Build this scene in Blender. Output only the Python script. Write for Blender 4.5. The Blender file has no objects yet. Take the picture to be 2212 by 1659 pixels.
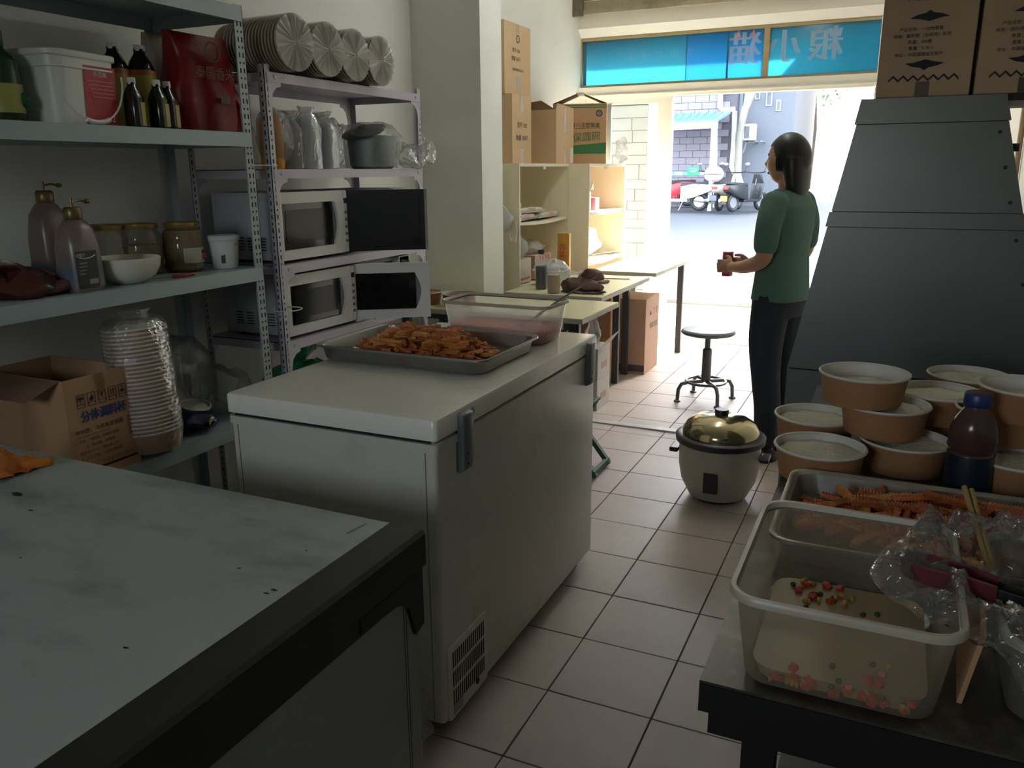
import bpy, bmesh, math, random
import numpy as np
from mathutils import Vector, Matrix, noise, Euler
random.seed(7); noise.seed_set(7)
scene = bpy.context.scene
C = scene.collection
PI = math.pi

# ------------------------------------------------------------------ camera
IW, IH, FPX, CAMH = 2212., 1659., 1765., 1.45
def _n(v):
    v = np.array(v, float); return v / np.linalg.norm(v)
_D = _n([1955 - 1106, 362 - 829.5, FPX])
_R = -_n([-2800 - 1106, 400 - 829.5, FPX]); _R = _n(_R - _D * _R.dot(_D))
_U = np.cross(_R, _D)
if _U[1] > 0: _U = -_U
CM = np.array([_R, _D, _U])
def _ray(x, y): return CM @ np.array([x - 1106., y - 829.5, FPX])
def Pz(x, y, z):
    r = _ray(x, y); t = (z - CAMH) / r[2]; return Vector((r[0] * t, r[1] * t, z))
def Px(x, y, X):
    r = _ray(x, y); t = X / r[0]; return Vector((X, r[1] * t, CAMH + r[2] * t))
def Py(x, y, Y):
    r = _ray(x, y); t = Y / r[1]; return Vector((r[0] * t, Y, CAMH + r[2] * t))
cam_d = bpy.data.cameras.new('camera'); cam = bpy.data.objects.new('camera', cam_d); C.objects.link(cam)
cam_d.sensor_fit = 'HORIZONTAL'; cam_d.sensor_width = 36.0; cam_d.lens = FPX / IW * 36.0
cam_d.clip_start = .02; cam_d.clip_end = 300
cam.matrix_world = Matrix(((CM[0][0], -CM[0][1], -CM[0][2], 0), (CM[1][0], -CM[1][1], -CM[1][2], 0),
                           (CM[2][0], -CM[2][1], -CM[2][2], CAMH), (0, 0, 0, 1)))
scene.camera = cam

# ------------------------------------------------------------------ light
SKY_STRENGTH, SUN_STRENGTH, EXPOSURE = 0.5, 7.0, 2.55
SUN_AZ, SUN_EL = math.radians(32), math.radians(31)      # azimuth from the street direction towards the right
world = bpy.data.worlds.new('sky'); scene.world = world; world.use_nodes = True
_nt = world.node_tree; _nt.nodes.clear()
_sky = _nt.nodes.new('ShaderNodeTexSky'); _sky.sky_type = 'NISHITA'; _sky.sun_disc = False
_sky.sun_elevation = SUN_EL; _sky.sun_rotation = SUN_AZ; _sky.air_density = 1.0; _sky.dust_density = 3.0; _sky.ozone_density = 1.0
_bg = _nt.nodes.new('ShaderNodeBackground'); _bg.inputs[1].default_value = SKY_STRENGTH
_wo = _nt.nodes.new('ShaderNodeOutputWorld')
_hs = _nt.nodes.new('ShaderNodeHueSaturation'); _hs.inputs['Saturation'].default_value = .42   # hazy city sky
_nt.links.new(_sky.outputs[0], _hs.inputs['Color']); _nt.links.new(_hs.outputs[0], _bg.inputs[0]); _nt.links.new(_bg.outputs[0], _wo.inputs[0])
_sd = bpy.data.lights.new('sun', 'SUN'); _sd.energy = SUN_STRENGTH; _sd.angle = math.radians(.6); _sd.color = (1, .98, .95)
sun = bpy.data.objects.new('sun', _sd); C.objects.link(sun); sun.location = (6, 12, 9)
_ts = Vector((math.sin(SUN_AZ) * math.cos(SUN_EL), math.cos(SUN_AZ) * math.cos(SUN_EL), math.sin(SUN_EL)))
sun.rotation_euler = _ts.to_track_quat('Z', 'Y').to_euler()
def portal(loc, rot, sx, sy):
    d = bpy.data.lights.new('window_portal', 'AREA'); d.shape = 'RECTANGLE'; d.size = sx; d.size_y = sy
    d.cycles.is_portal = True
    o = bpy.data.objects.new('window_portal', d); C.objects.link(o); o.location = loc; o.rotation_euler = rot
portal((-1.05, 7.25, 1.3), (PI / 2, 0, PI), 3.2, 2.6)     # front opening: guides sky sampling only
portal((-1.15, -1.72, 1.82), (PI / 2, 0, 0), 1.0, .84)    # back window
scene.view_settings.view_transform = 'Standard'; scene.view_settings.look = 'None'
scene.view_settings.gamma = 1; scene.view_settings.use_curve_mapping = False
scene.view_settings.exposure = EXPOSURE
scene.cycles.max_bounces = 12; scene.cycles.diffuse_bounces = 6; scene.cycles.glossy_bounces = 4
scene.cycles.transparent_max_bounces = 24; scene.cycles.transmission_bounces = 8
scene.cycles.sample_clamp_indirect = 4; scene.cycles.use_denoising = True
scene.cycles.caustics_reflective = False; scene.cycles.caustics_refractive = False

# ------------------------------------------------------------------ materials
def lin(c):
    if isinstance(c, str):
        c = [int(c[i:i + 2], 16) / 255 for i in (0, 2, 4)]
    return tuple(((v / 12.92) if v <= .04045 else ((v + .055) / 1.055) ** 2.4) for v in c)
MATS = {}
def M(name, col, rough=.5, metal=0., var=.12, scale=9., bump=0., bscale=60., spec=.5, dirt=None, dirt_amt=.35, dirt_scale=3., stretch=None):
    if name in MATS: return MATS[name]
    m = bpy.data.materials.new(name); m.use_nodes = True; nt = m.node_tree; N = nt.nodes; L = nt.links
    b = N['Principled BSDF']; c = lin(col)
    tc = N.new('ShaderNodeTexCoord'); src = tc.outputs['Object']
    if stretch:
        mp = N.new('ShaderNodeMapping'); mp.inputs['Scale'].default_value = stretch; L.new(src, mp.inputs[0]); src = mp.outputs[0]
    nz = N.new('ShaderNodeTexNoise'); nz.inputs['Scale'].default_value = scale; nz.inputs['Detail'].default_value = 4
    L.new(src, nz.inputs['Vector'])
    mx = N.new('ShaderNodeMix'); mx.data_type = 'RGBA'
    mx.inputs['A'].default_value = tuple(max(0, v * (1 - var)) for v in c) + (1,)
    mx.inputs['B'].default_value = tuple(min(1, v * (1 + var)) for v in c) + (1,)
    L.new(nz.outputs['Fac'], mx.inputs['Factor']); out = mx.outputs['Result']
    if dirt:
        n2 = N.new('ShaderNodeTexNoise'); n2.inputs['Scale'].default_value = dirt_scale; n2.inputs['Detail'].default_value = 8
        n2.inputs['Roughness'].default_value = .68; L.new(src, n2.inputs['Vector'])
        rp = N.new('ShaderNodeValToRGB'); rp.color_ramp.elements[0].position = .5; rp.color_ramp.elements[1].position = .72
        rp.color_ramp.elements[1].color = (dirt_amt,) * 3 + (1,); rp.color_ramp.elements[0].color = (0, 0, 0, 1)
        L.new(n2.outputs['Fac'], rp.inputs[0])
        m2 = N.new('ShaderNodeMix'); m2.data_type = 'RGBA'; L.new(rp.outputs[0], m2.inputs['Factor']); L.new(out, m2.inputs['A'])
        m2.inputs['B'].default_value = lin(dirt) + (1,); out = m2.outputs['Result']
    L.new(out, b.inputs['Base Color'])
    b.inputs['Roughness'].default_value = rough; b.inputs['Metallic'].default_value = metal
    b.inputs['Specular IOR Level'].default_value = spec
    if bump:
        n3 = N.new('ShaderNodeTexNoise'); n3.inputs['Scale'].default_value = bscale; n3.inputs['Detail'].default_value = 5
        L.new(src, n3.inputs['Vector'])
        bp = N.new('ShaderNodeBump'); bp.inputs['Strength'].default_value = bump; bp.inputs['Distance'].default_value = .01
        L.new(n3.outputs['Fac'], bp.inputs['Height']); L.new(bp.outputs[0], b.inputs['Normal'])
    MATS[name] = m; return m
def film(name, col=(1, 1, 1), haze=.18, gloss=.25, rough=.12, bump=.7, bscale=18., tint=(1, 1, 1)):
    """thin clear plastic: mostly see-through, some white haze, crinkled gloss"""
    if name in MATS: return MATS[name]
    m = bpy.data.materials.new(name); m.use_nodes = True; nt = m.node_tree; N = nt.nodes; L = nt.links; N.clear()
    o = N.new('ShaderNodeOutputMaterial'); tr = N.new('ShaderNodeBsdfTransparent'); tr.inputs[0].default_value = tuple(tint) + (1,)
    df = N.new('ShaderNodeBsdfDiffuse'); df.inputs[0].default_value = tuple(col) + (1,)
    tl = N.new('ShaderNodeBsdfTranslucent'); tl.inputs[0].default_value = tuple(col) + (1,)
    gl = N.new('ShaderNodeBsdfGlossy'); gl.inputs['Roughness'].default_value = rough
    tc = N.new('ShaderNodeTexCoord'); nz = N.new('ShaderNodeTexNoise'); nz.inputs['Scale'].default_value = bscale; nz.inputs['Detail'].default_value = 3
    nz.inputs['Distortion'].default_value = 1.2
    L.new(tc.outputs['Object'], nz.inputs['Vector'])
    bp = N.new('ShaderNodeBump'); bp.inputs['Strength'].default_value = bump; bp.inputs['Distance'].default_value = .02
    L.new(nz.outputs['Fac'], bp.inputs['Height']); L.new(bp.outputs[0], gl.inputs['Normal'])
    a = N.new('ShaderNodeMixShader'); a.inputs[0].default_value = .5; L.new(df.outputs[0], a.inputs[1]); L.new(tl.outputs[0], a.inputs[2])
    h = N.new('ShaderNodeMixShader'); h.inputs[0].default_value = haze; L.new(tr.outputs[0], h.inputs[1]); L.new(a.outputs[0], h.inputs[2])
    fr = N.new('ShaderNodeFresnel'); fr.inputs[0].default_value = 1.45; L.new(bp.outputs[0], fr.inputs['Normal'])
    mu = N.new('ShaderNodeMath'); mu.operation = 'MULTIPLY_ADD'; mu.inputs[1].default_value = .25 + gloss * .45; mu.inputs[2].default_value = gloss * .06; mu.use_clamp = True
    L.new(fr.outputs[0], mu.inputs[0])
    g = N.new('ShaderNodeMixShader'); L.new(mu.outputs[0], g.inputs[0]); L.new(h.outputs[0], g.inputs[1]); L.new(gl.outputs[0], g.inputs[2])
    L.new(g.outputs[0], o.inputs[0]); MATS[name] = m; return m

# ------------------------------------------------------------------ mesh helpers
def rrect(w, d, r, n=5, cx=0., cy=0.):
    pts = []
    for k, (sx, sy) in enumerate(((1, 1), (-1, 1), (-1, -1), (1, -1))):
        for i in range(n + 1):
            a = PI / 2 * (k + i / n)
            pts.append((cx + sx * (w / 2 - r) + r * math.cos(a), cy + sy * (d / 2 - r) + r * math.sin(a)))
    return pts
class MB:
    def __init__(s): s.v = []; s.f = []
    def add(s, vs, fs):
        o = len(s.v); s.v += [tuple(v) for v in vs]; s.f += [tuple(i + o for i in f) for f in fs]; return s
    def box(s, x0, x1, y0, y1, z0, z1, mat=None):
        vs = [Vector((x, y, z)) for x in (x0, x1) for y in (y0, y1) for z in (z0, z1)]
        if mat is not None: vs = [mat @ v for v in vs]
        return s.add(vs, [(0, 1, 3, 2), (4, 6, 7, 5), (0, 4, 5, 1), (2, 3, 7, 6), (0, 2, 6, 4), (1, 5, 7, 3)])
    def bar(s, a, b, w, h=None, up=(0, 0, 1)):
        a = Vector(a); b = Vector(b); d = b - a; L = d.length; d.normalize(); u = Vector(up)
        x = d.cross(u)
        if x.length < 1e-4: x = d.cross(Vector((1, 0, 0)))
        x.normalize(); u = x.cross(d); h = h or w
        return s.box(-w / 2, w / 2, 0, L, -h / 2, h / 2, Matrix(((x.x, d.x, u.x, a.x), (x.y, d.y, u.y, a.y), (x.z, d.z, u.z, a.z), (0, 0, 0, 1))))
    def loft(s, loops, cap0=True, cap1=True, close=True):
        n = len(loops[0]); o = len(s.v); fs = []
        for lp in loops: s.v += [tuple(p) for p in lp]
        for k in range(len(loops) - 1):
            for i in range(n if close else n - 1):
                j = (i + 1) % n; fs.append((o + k * n + i, o + k * n + j, o + (k + 1) * n + j, o + (k + 1) * n + i))
        if cap0: fs.append(tuple(o + i for i in reversed(range(n))))
        if cap1: fs.append(tuple(o + (len(loops) - 1) * n + i for i in range(n)))
        s.f += fs; return s
    def rloft(s, levels, n=5, cap0=True, cap1=True, cx=0, cy=0):
        return s.loft([[(x, y, z) for x, y in rrect(w, d, min(r, w / 2 - 1e-4, d / 2 - 1e-4), n, cx, cy)] for (w, d, r, z) in levels], cap0, cap1)
    def lathe(s, prof, n=24, cx=0, cy=0, cap0=True, cap1=True, mat=None):
        lp = [[(cx + r * math.cos(2 * PI * i / n), cy + r * math.sin(2 * PI * i / n), z) for i in range(n)] for r, z in prof]
        if mat is not None: lp = [[mat @ Vector(p) for p in l] for l in lp]
        return s.loft(lp, cap0, cap1)
    def tube(s, pts, r, n=8, cap=True):
        pts = [Vector(p) for p in pts]; loops = []; up = Vector((0, 0, 1)); px = None
        for i, p in enumerate(pts):
            t = (pts[min(i + 1, len(pts) - 1)] - pts[max(i - 1, 0)]).normalized()
            x = t.cross(up) if px is None else (px - t * px.dot(t))
            if x.length < 1e-3: x = t.cross(Vector((1, 0, 0)))
            x.normalize(); y = t.cross(x); px = x; rr = r[i] if isinstance(r, (list, tuple)) else r
            loops.append([p + x * rr * math.cos(2 * PI * k / n) + y * rr * math.sin(2 * PI * k / n) for k in range(n)])
        return s.loft(loops, cap, cap)
    def ring(s, R, r, z=0, cx=0, cy=0, n=28, m=8, a0=0, a1=2 * PI):
        full = abs(a1 - a0 - 2 * PI) < 1e-6; k = n if full else n + 1
        lp = [[(cx + (R + r * math.cos(2 * PI * j / m)) * math.cos(a0 + (a1 - a0) * i / n), cy + (R + r * math.cos(2 * PI * j / m)) * math.sin(a0 + (a1 - a0) * i / n), z + r * math.sin(2 * PI * j / m)) for j in range(m)] for i in range(k)]
        if full: lp.append(lp[0]); return s.loft(lp, False, False)
        return s.loft(lp)
    def prism(s, poly, z0, z1, mat=None):
        a = [Vector((x, y, z0)) for x, y in poly]; b = [Vector((x, y, z1)) for x, y in poly]
        if mat is not None: a = [mat @ p for p in a]; b = [mat @ p for p in b]
        return s.loft([a, b])
    def ball(s, c, r, n=16, m=10):
        r = r if isinstance(r, (list, tuple)) else (r, r, r)
        prof = [(math.sin(PI * k / m), -math.cos(PI * k / m)) for k in range(m + 1)]
        lp = [[(c[0] + r[0] * max(q, 1e-3) * math.cos(2 * PI * i / n), c[1] + r[1] * max(q, 1e-3) * math.sin(2 * PI * i / n), c[2] + r[2] * z) for i in range(n)] for q, z in prof]
        return s.loft(lp)
    def crumple(s, amp, freq, seed=0., zmin=None):
        o = Vector((seed * 7.3, seed * 3.1, seed * 5.7)); out = []
        for v in s.v:
            p = Vector(v); d = noise.noise_vector(p * freq + o) * amp + noise.noise_vector(p * freq * 2.7 + o) * amp * .4
            q = p + d
            if zmin is not None: q.z = max(q.z, zmin)
            out.append(tuple(q))
        s.v = out; return s
    def xf(s, mat):
        s.v = [tuple(mat @ Vector(v)) for v in s.v]; return s
    def mesh(s, name, mat, smooth=False, bevel=0., seg=2, sub=0):
        me = bpy.data.meshes.new(name); me.from_pydata(s.v, [], s.f); me.update()
        bm = bmesh.new(); bm.from_mesh(me); bmesh.ops.recalc_face_normals(bm, faces=bm.faces)
        if bevel:
            es = [e for e in bm.edges if len(e.link_faces) == 2 and e.calc_face_angle(0) > .5]
            bmesh.ops.bevel(bm, geom=es, offset=bevel, segments=seg, affect='EDGES', profile=.5, clamp_overlap=True)
        bm.to_mesh(me); bm.free()
        if smooth:
            me.polygons.foreach_set('use_smooth', [True] * len(me.polygons))
            try: me.set_sharp_from_angle(angle=math.radians(smooth if smooth is not True else 40))
            except Exception: pass
        for m in (mat if isinstance(mat, (list, tuple)) else [mat]): me.materials.append(m)
        return me
    def build(s, name, mat, parent=None, smooth=False, bevel=0., seg=2, **tags):
        o = bpy.data.objects.new(name, s.mesh(name, mat, smooth, bevel, seg)); C.objects.link(o)
        if parent is not None: o.parent = parent
        for k, v in tags.items(): o[k] = v
        return o
def link(name, me, parent=None, loc=(0, 0, 0), rot=(0, 0, 0), **tags):
    o = bpy.data.objects.new(name, me); C.objects.link(o); o.location = loc; o.rotation_euler = rot
    if parent is not None: o.parent = parent
    for k, v in tags.items(): o[k] = v
    return o
def thing(name, label, cat, loc=(0, 0, 0), rz=0., group=None, rx=0., ry=0.):
    o = bpy.data.objects.new(name, None); C.objects.link(o); o.location = loc; o.rotation_euler = (rx, ry, rz); o.empty_display_size = .05
    o['label'] = label; o['category'] = cat
    if group: o['group'] = group
    return o
def copy_tree(o, parent=None, loc=None, rot=None, label=None):
    c = o.copy(); C.objects.link(c); c.parent = parent
    if loc is not None: c.location = loc
    if rot is not None: c.rotation_euler = rot
    if label: c['label'] = label
    for ch in list(o.children): copy_tree(ch, c)
    return c
def B(name, mat, parent, x0, x1, y0, y1, z0, z1, bevel=0., mt=None, **t):
    return MB().box(x0, x1, y0, y1, z0, z1, mt).build(name, mat, parent, smooth=bool(bevel), bevel=bevel, **t)
_txt = {}
def text_mesh(s):
    if s in _txt: return _txt[s]
    cu = bpy.data.curves.new('lettering', 'FONT'); cu.body = s; cu.align_x = 'CENTER'; cu.align_y = 'CENTER'; cu.resolution_u = 2
    o = bpy.data.objects.new('lettering', cu); C.objects.link(o); bpy.context.view_layer.update()
    me = o.to_mesh(); d = ([tuple(v.co) for v in me.vertices], [tuple(p.vertices) for p in me.polygons]); o.to_mesh_clear()
    bpy.data.objects.remove(o); bpy.data.curves.remove(cu); _txt[s] = d; return d
def lettering(s, parent, mat, o, right, up, size, squash=1., bold=0., name='lettering'):
    """flat print: string s centred at o on the face spanned by right/up"""
    right = Vector(right).normalized(); up = Vector(up).normalized(); n = right.cross(up) * .0012; o = Vector(o)
    mb = MB(); vs, fs = text_mesh(s)
    for dx in ((0,) if not bold else (-bold, 0, bold)):
        mb.add([o + n + right * (v[0] * size * squash + dx) + up * v[1] * size for v in vs], fs); n = n * 1.08
    me = bpy.data.meshes.new(name); me.from_pydata(mb.v, [], mb.f); me.materials.append(mat)
    return link(name, me, parent)
def rot_z(a): return Matrix.Rotation(a, 4, 'Z')
def TR(*p): return Matrix.Translation(Vector(p))
def rnd(a, b): return random.uniform(a, b)
# ------------------------------------------------------------------ room shell
XL, XR, YB, YF, ZC = -2.62, .55, -1.7, 7.0, 3.05
m_wall = M('wall_plaster', 'e6e6e0', .85, var=.03, scale=3, bump=.05, bscale=40, dirt='c4c0b2', dirt_amt=.22, dirt_scale=1.3)
m_ceil = M('ceiling_paint', 'ebebe6', .9, var=.02)
m_grout = M('floor_grout', '4a433c', .9, var=.2, scale=30)
m_tile = M('floor_tile', 'b9aca2', .46, spec=.3, var=.14, scale=2.2, bump=.02, bscale=25, dirt='8f8076', dirt_amt=.5, dirt_scale=1.6)
m_cream = M('frame_cream', 'e6e4da', .45, var=.05)
m_whitemetal = M('frame_white', 'd9d9d2', .4, var=.04)
m_dark = M('dark_gap', '15140f', .8, var=.2)
m_glass = film('clear_glass', (1, 1, 1), haze=.02, gloss=.08, rough=.02, bump=0.)

fl = MB().box(XL, XR, YB, YF, -.06, -.003).build('floor', m_grout, kind='structure')
PXT, PYT, X0T, Y0T = .3055, .2985, -.784, 2.5
tile_me = MB().box(-PXT / 2 + .0022, PXT / 2 - .0022, -PYT / 2 + .0022, PYT / 2 - .0022, -.008, 0).mesh('tile', m_tile, smooth=True, bevel=.0012, seg=1)
nt_ = 0
for i in range(-7, 5):
    for j in range(-14, 16):
        x0, y0 = X0T + i * PXT, Y0T + j * PYT
        if x0 < XL - .05 or x0 + PXT > XR + .25 or y0 < .55 or y0 + PYT > YF + .05: continue
        if y0 > 4.35 and i < -6: continue
        if y0 < 2.6 and i < -4: continue
        nt_ += 1
        link('tile', tile_me, fl, (x0 + PXT / 2, y0 + PYT / 2, rnd(-.0006, .0004)), (rnd(-.0012, .0012), rnd(-.0012, .0012), random.choice((0, PI))))
# cable cover strip taped over the floor
st = thing('floor_cable_cover', 'flat pale grey cable cover strip taped across the floor tiles', 'cable cover', (-1.15, 4.425, 0))
MB().rloft([(1.0, .058, .004, 0), (1.0, .052, .006, .008)], n=2).build('strip', M('strip_grey', 'b9bab4', .4), st)
for x in (-.02, .03, .33, .37): MB().box(x - .012, x + .012, -.031, .031, .0082, .0094).build('tape', M('tape_clear', 'd8d9d3', .25), st)

wl = MB().box(XL - .2, XL, YB - .2, YF + .2, -.06, ZC + .1).build('wall_left', m_wall, kind='structure')
PYR = 4.28
MB().box(XL, -2.178, PYR, 4.55, 0, ZC).build('wall_pier', m_wall, kind='structure')
MB().box(XR, XR + .2, YB - .2, YF + .2, -.06, ZC + .1).build('wall_right', m_wall, kind='structure')
MB().box(XL - .2, XR + .2, YB - .2, YF + .2, ZC, ZC + .2).build('ceiling', m_ceil, kind='structure')
# back wall with a window (behind the camera)
bw = MB(); WX0, WX1, WZ0, WZ1 = -1.65, -.65, 1.4, 2.24
bw.box(XL - .2, WX0, YB - .2, YB, -.06, ZC + .1).box(WX1, XR + .2, YB - .2, YB, -.06, ZC + .1).box(WX0, WX1, YB - .2, YB, -.06, WZ0).box(WX0, WX1, YB - .2, YB, WZ1, ZC + .1)
bw.build('wall_back', m_wall, kind='structure')
w3 = MB().box(WX0, WX1, YB - .12, YB - .08, WZ0, WZ0 + .05).box(WX0, WX1, YB - .12, YB - .08, WZ1 - .05, WZ1).box(WX0, WX0 + .05, YB - .12, YB - .08, WZ0 + .05, WZ1 - .05).box(WX1 - .05, WX1, YB - .12, YB - .08, WZ0 + .05, WZ1 - .05).box(-1.175, -1.125, YB - .12, YB - .08, WZ0 + .05, WZ1 - .05).build('window_3', m_whitemetal, kind='structure')
for a, b_ in ((WX0 + .05, -1.175), (-1.125, WX1 - .05)): MB().box(a, b_, YB - .103, YB - .097, WZ0 + .05, WZ1 - .05).build('pane', m_glass, w3)

# front: beam, transom window, door frame, glass side panel
TRT, TRB, LIN = 2.53, 2.135, 2.04
MB().box(XL, XR, YF - .02, YF + .2, TRT + .07, ZC).build('wall_front', m_wall, kind='structure')
sill = MB().loft([[(XL, YF - .02, TRT + .07), (XL, YF + .06, TRT), (XL, YF + .2, TRT), (XL, YF + .2, TRT + .07)], [(XR, YF - .02, TRT + .07), (XR, YF + .06, TRT), (XR, YF + .2, TRT), (XR, YF + .2, TRT + .07)]]).build('trim_1', m_wall, kind='structure')
MB().box(-.26, XR, YF, YF + .2, 0, TRT).build('wall_front_pier', m_wall, kind='structure')
tw = thing('window_1', 'long transom window with blue film over the shop doorway', 'window', (0, YF + .07, 0)); tw['kind'] = 'structure'
m_tan = M('transom_frame', 'a8946a', .5, var=.15, scale=14)
XS = [Py(x, 130, YF).x for x in (1253, 1478, 1568, 1652)] + [-.26]
fr = MB().box(XS[0] - .022, XS[4], -.02, .02, TRT - .02, TRT).box(XS[0] - .022, XS[4], -.02, .02, TRB, TRB + .02)
fr.box(XS[0] - .022, XS[0], -.02, .02, TRB + .02, TRT - .02).box(XS[3] - .024, XS[3] + .02, -.022, .022, TRB + .02, TRT - .02)
fr.build('window_frame', m_tan, tw)
m_edge = M('film_seam', '2c5f78', .5, var=.05)
def film_pane(name, dens, base):
    m = bpy.data.materials.new(name); m.use_nodes = True; N = m.node_tree.nodes; L = m.node_tree.links; N.clear()
    o = N.new('ShaderNodeOutputMaterial'); tl = N.new('ShaderNodeBsdfTranslucent'); tr = N.new('ShaderNodeBsdfTransparent'); gl = N.new('ShaderNodeBsdfGlossy')
    gl.inputs['Roughness'].default_value = .15
    tc = N.new('ShaderNodeTexCoord'); nz = N.new('ShaderNodeTexNoise'); nz.inputs['Scale'].default_value = 1.5; L.new(tc.outputs['Object'], nz.inputs['Vector'])
    mx = N.new('ShaderNodeMix'); mx.data_type = 'RGBA'; c = lin(base); mx.inputs['A'].default_value = tuple(v * .85 for v in c) + (1,); mx.inputs['B'].default_value = c + (1,)
    L.new(nz.outputs['Fac'], mx.inputs['Factor']); L.new(mx.outputs['Result'], tl.inputs[0]); tr.inputs[0].default_value = lin('2f8fae') + (1,)
    a = N.new('ShaderNodeMixShader'); a.inputs[0].default_value = dens; L.new(tr.outputs[0], a.inputs[1]); L.new(tl.outputs[0], a.inputs[2])
    g = N.new('ShaderNodeMixShader'); g.inputs[0].default_value = .05; L.new(a.outputs[0], g.inputs[1]); L.new(gl.outputs[0], g.inputs[2]); L.new(g.outputs[0], o.inputs[0]); return m
m_film1 = film_pane('blue_film', .95, '5b9aa8'); m_film2 = film_pane('blue_film_overlap', .96, '4f8fae')
for k in range(4):
    a = XS[k] + (.02 if k == 3 else 0.0); b_ = XS[k + 1] - (.024 if k == 2 else .002)
    MB().box(a, b_, -.004, .004, TRB + .02, TRT - .02).build('pane', m_film2 if k in (1, 2) else m_film1, tw)
for x, w in ((XS[0] + .02, .03), (XS[2], .014), (XS[1], .003)): MB().box(x - w / 2, x + w / 2, -.008, -.005, TRB + .02, TRT - .02).build('seam', m_edge, tw)
m_sign = film('sign_vinyl', (.6, .7, .8), haze=.62, gloss=.05, rough=.3, bump=0.); m_pink = film('sign_pink', (.8, .5, .55), haze=.9, gloss=.05, rough=.3, bump=0.)
zt = (TRT + TRB) / 2
cat_x, xiao_x, liang_x = [Py(x, 110, YF).x for x in (1605, 1690, 1780)]
# shop lettering on the outside of the glass, read mirrored from within
for s, x in (('猫', cat_x), ('小', xiao_x), ('粮', liang_x)):
    lettering(s, tw, m_sign, (x, -.006, zt + .02), (-1, 0, 0), (0, 0, 1), .26, bold=.008)
for dx in (-.085, .03):
    MB().prism([(0, 0), (.05, .01), (.035, .06)], -.0075, -.0065, Matrix(((1, 0, 0, cat_x + dx), (0, 0, 1, 0), (0, 1, 0, zt + .12), (0, 0, 0, 1)))).build('cat_ear', m_pink, tw)
for s, px in (('点', 1334), ('零', 1361), ('爆', 1390), ('加', 1420), ('招', 1452), ('主', 1484)):
    lettering(s, tw, film('sign_small', (.62, .72, .82), haze=.3, gloss=.05, rough=.3, bump=0.), (Py(px, 110, YF).x, -.0085, zt + .035), (-1, 0, 0), (0, 0, 1), .072)
# lintel bar and door frame
dj = Py(1443, 400, YF).x
d1 = MB().box(XL, XR - .81, YF + .02, YF + .12, LIN, TRB).box(XL, -.26, YF + .005, YF + .02, LIN + .02, LIN + .03).build('door_1', m_cream, kind='structure')
MB().box(dj - .085, dj, YF + .03, YF + .11, 0, LIN).build('door_jamb', m_whitemetal, d1)
MB().box(XL, XL + .06, YF + .03, YF + .11, 0, LIN).build('door_jamb', m_whitemetal, d1)
w2 = MB().box(XL + .06, dj - .085, YF + .04, YF + .09, LIN - .05, LIN).box(XL + .06, dj - .085, YF + .04, YF + .09, 0, .12).box(XL + .06, XL + .1, YF + .04, YF + .09, .12, LIN - .05).box(dj - .12, dj - .085, YF + .04, YF + .09, .12, LIN - .05).build('window_2', m_whitemetal, kind='structure')
MB().box(XL + .1, dj - .12, YF + .062, YF + .068, .12, LIN - .05).build('pane', m_glass, w2)
xb = Py(1312, 300, YF).x
MB().box(xb - .02, xb + .02, YF + .03, YF + .06, .12, LIN - .05).build('glazing_bar', M('steel_bar', '8d9290', .3, .6), w2)
# roller-shutter guide rail under the ceiling
rl = thing('shutter_rail', 'dusty beige metal shutter rail fixed on the beam over the doorway', 'rail', (0, YF - .03, 2.69))
m_rail = M('rail_metal', 'a39a84', .6, .1, var=.25, scale=12, dirt='5d5142', dirt_amt=.7, dirt_scale=6)
x0r = Py(1234, 30, YF - .1).x
MB().box(x0r, .5, -.10, 0, .03, .1).build('channel', m_rail, rl)
MB().box(x0r + .02, .5, -.115, -.085, 0, .03).build('lip', m_rail, rl)
MB().box(x0r + .05, .5, -.108, -.1, .105, .135).build('track', M('rail_rust', '7c5a3c', .7, .1, var=.3), rl)
MB().box(x0r - .005, x0r + .12, -.13, -.1, -.01, .12).build('end_bracket', M('bracket_dirty', '6f6858', .7, .2, var=.35, scale=25), rl)
for x in (-2.2, -1.2, -.5): MB().lathe([(.012, 0), (.012, .03)], 8, x, -.1, mat=None).build('roller', m_rail, rl)
# outside step and threshold
MB().box(XL, XR, YF, YF + .42, -.06, 0).build('door_2', M('threshold_stone', 'b8b2a6', .6, var=.15), kind='structure')

# unseen fill lamp under the ceiling, added to brighten the interior
def emit(name, col, st):
    m = bpy.data.materials.new(name); m.use_nodes = True; b = m.node_tree.nodes['Principled BSDF']; b.inputs['Base Color'].default_value = (.9, .9, .88, 1)
    b.inputs['Emission Color'].default_value = tuple(col) + (1,); b.inputs['Emission Strength'].default_value = st; return m
FILL_LAMP = 7.5
m_tube = emit('fill_glow', (.94, 1, 1), FILL_LAMP)
for k, (y, lab) in enumerate(((4.6, 'unseen fill lamp added over the folding tables'),)):
    t = thing('fill_lamp', lab, 'lamp', (-1.0, y, ZC - .06), 0, 'added fill lamps')
    MB().box(-.06, .06, -.62, .62, .03, .06).build('housing', m_whitemetal, t); MB().tube([(0, -.6, 0), (0, .6, 0)], .018, 12).build('tube', m_tube, t, smooth=True)
    for s in (-1, 1): MB().box(-.02, .02, s * .605 - .012, s * .605 + .012, -.02, .03).build('socket', m_whitemetal, t)
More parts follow.
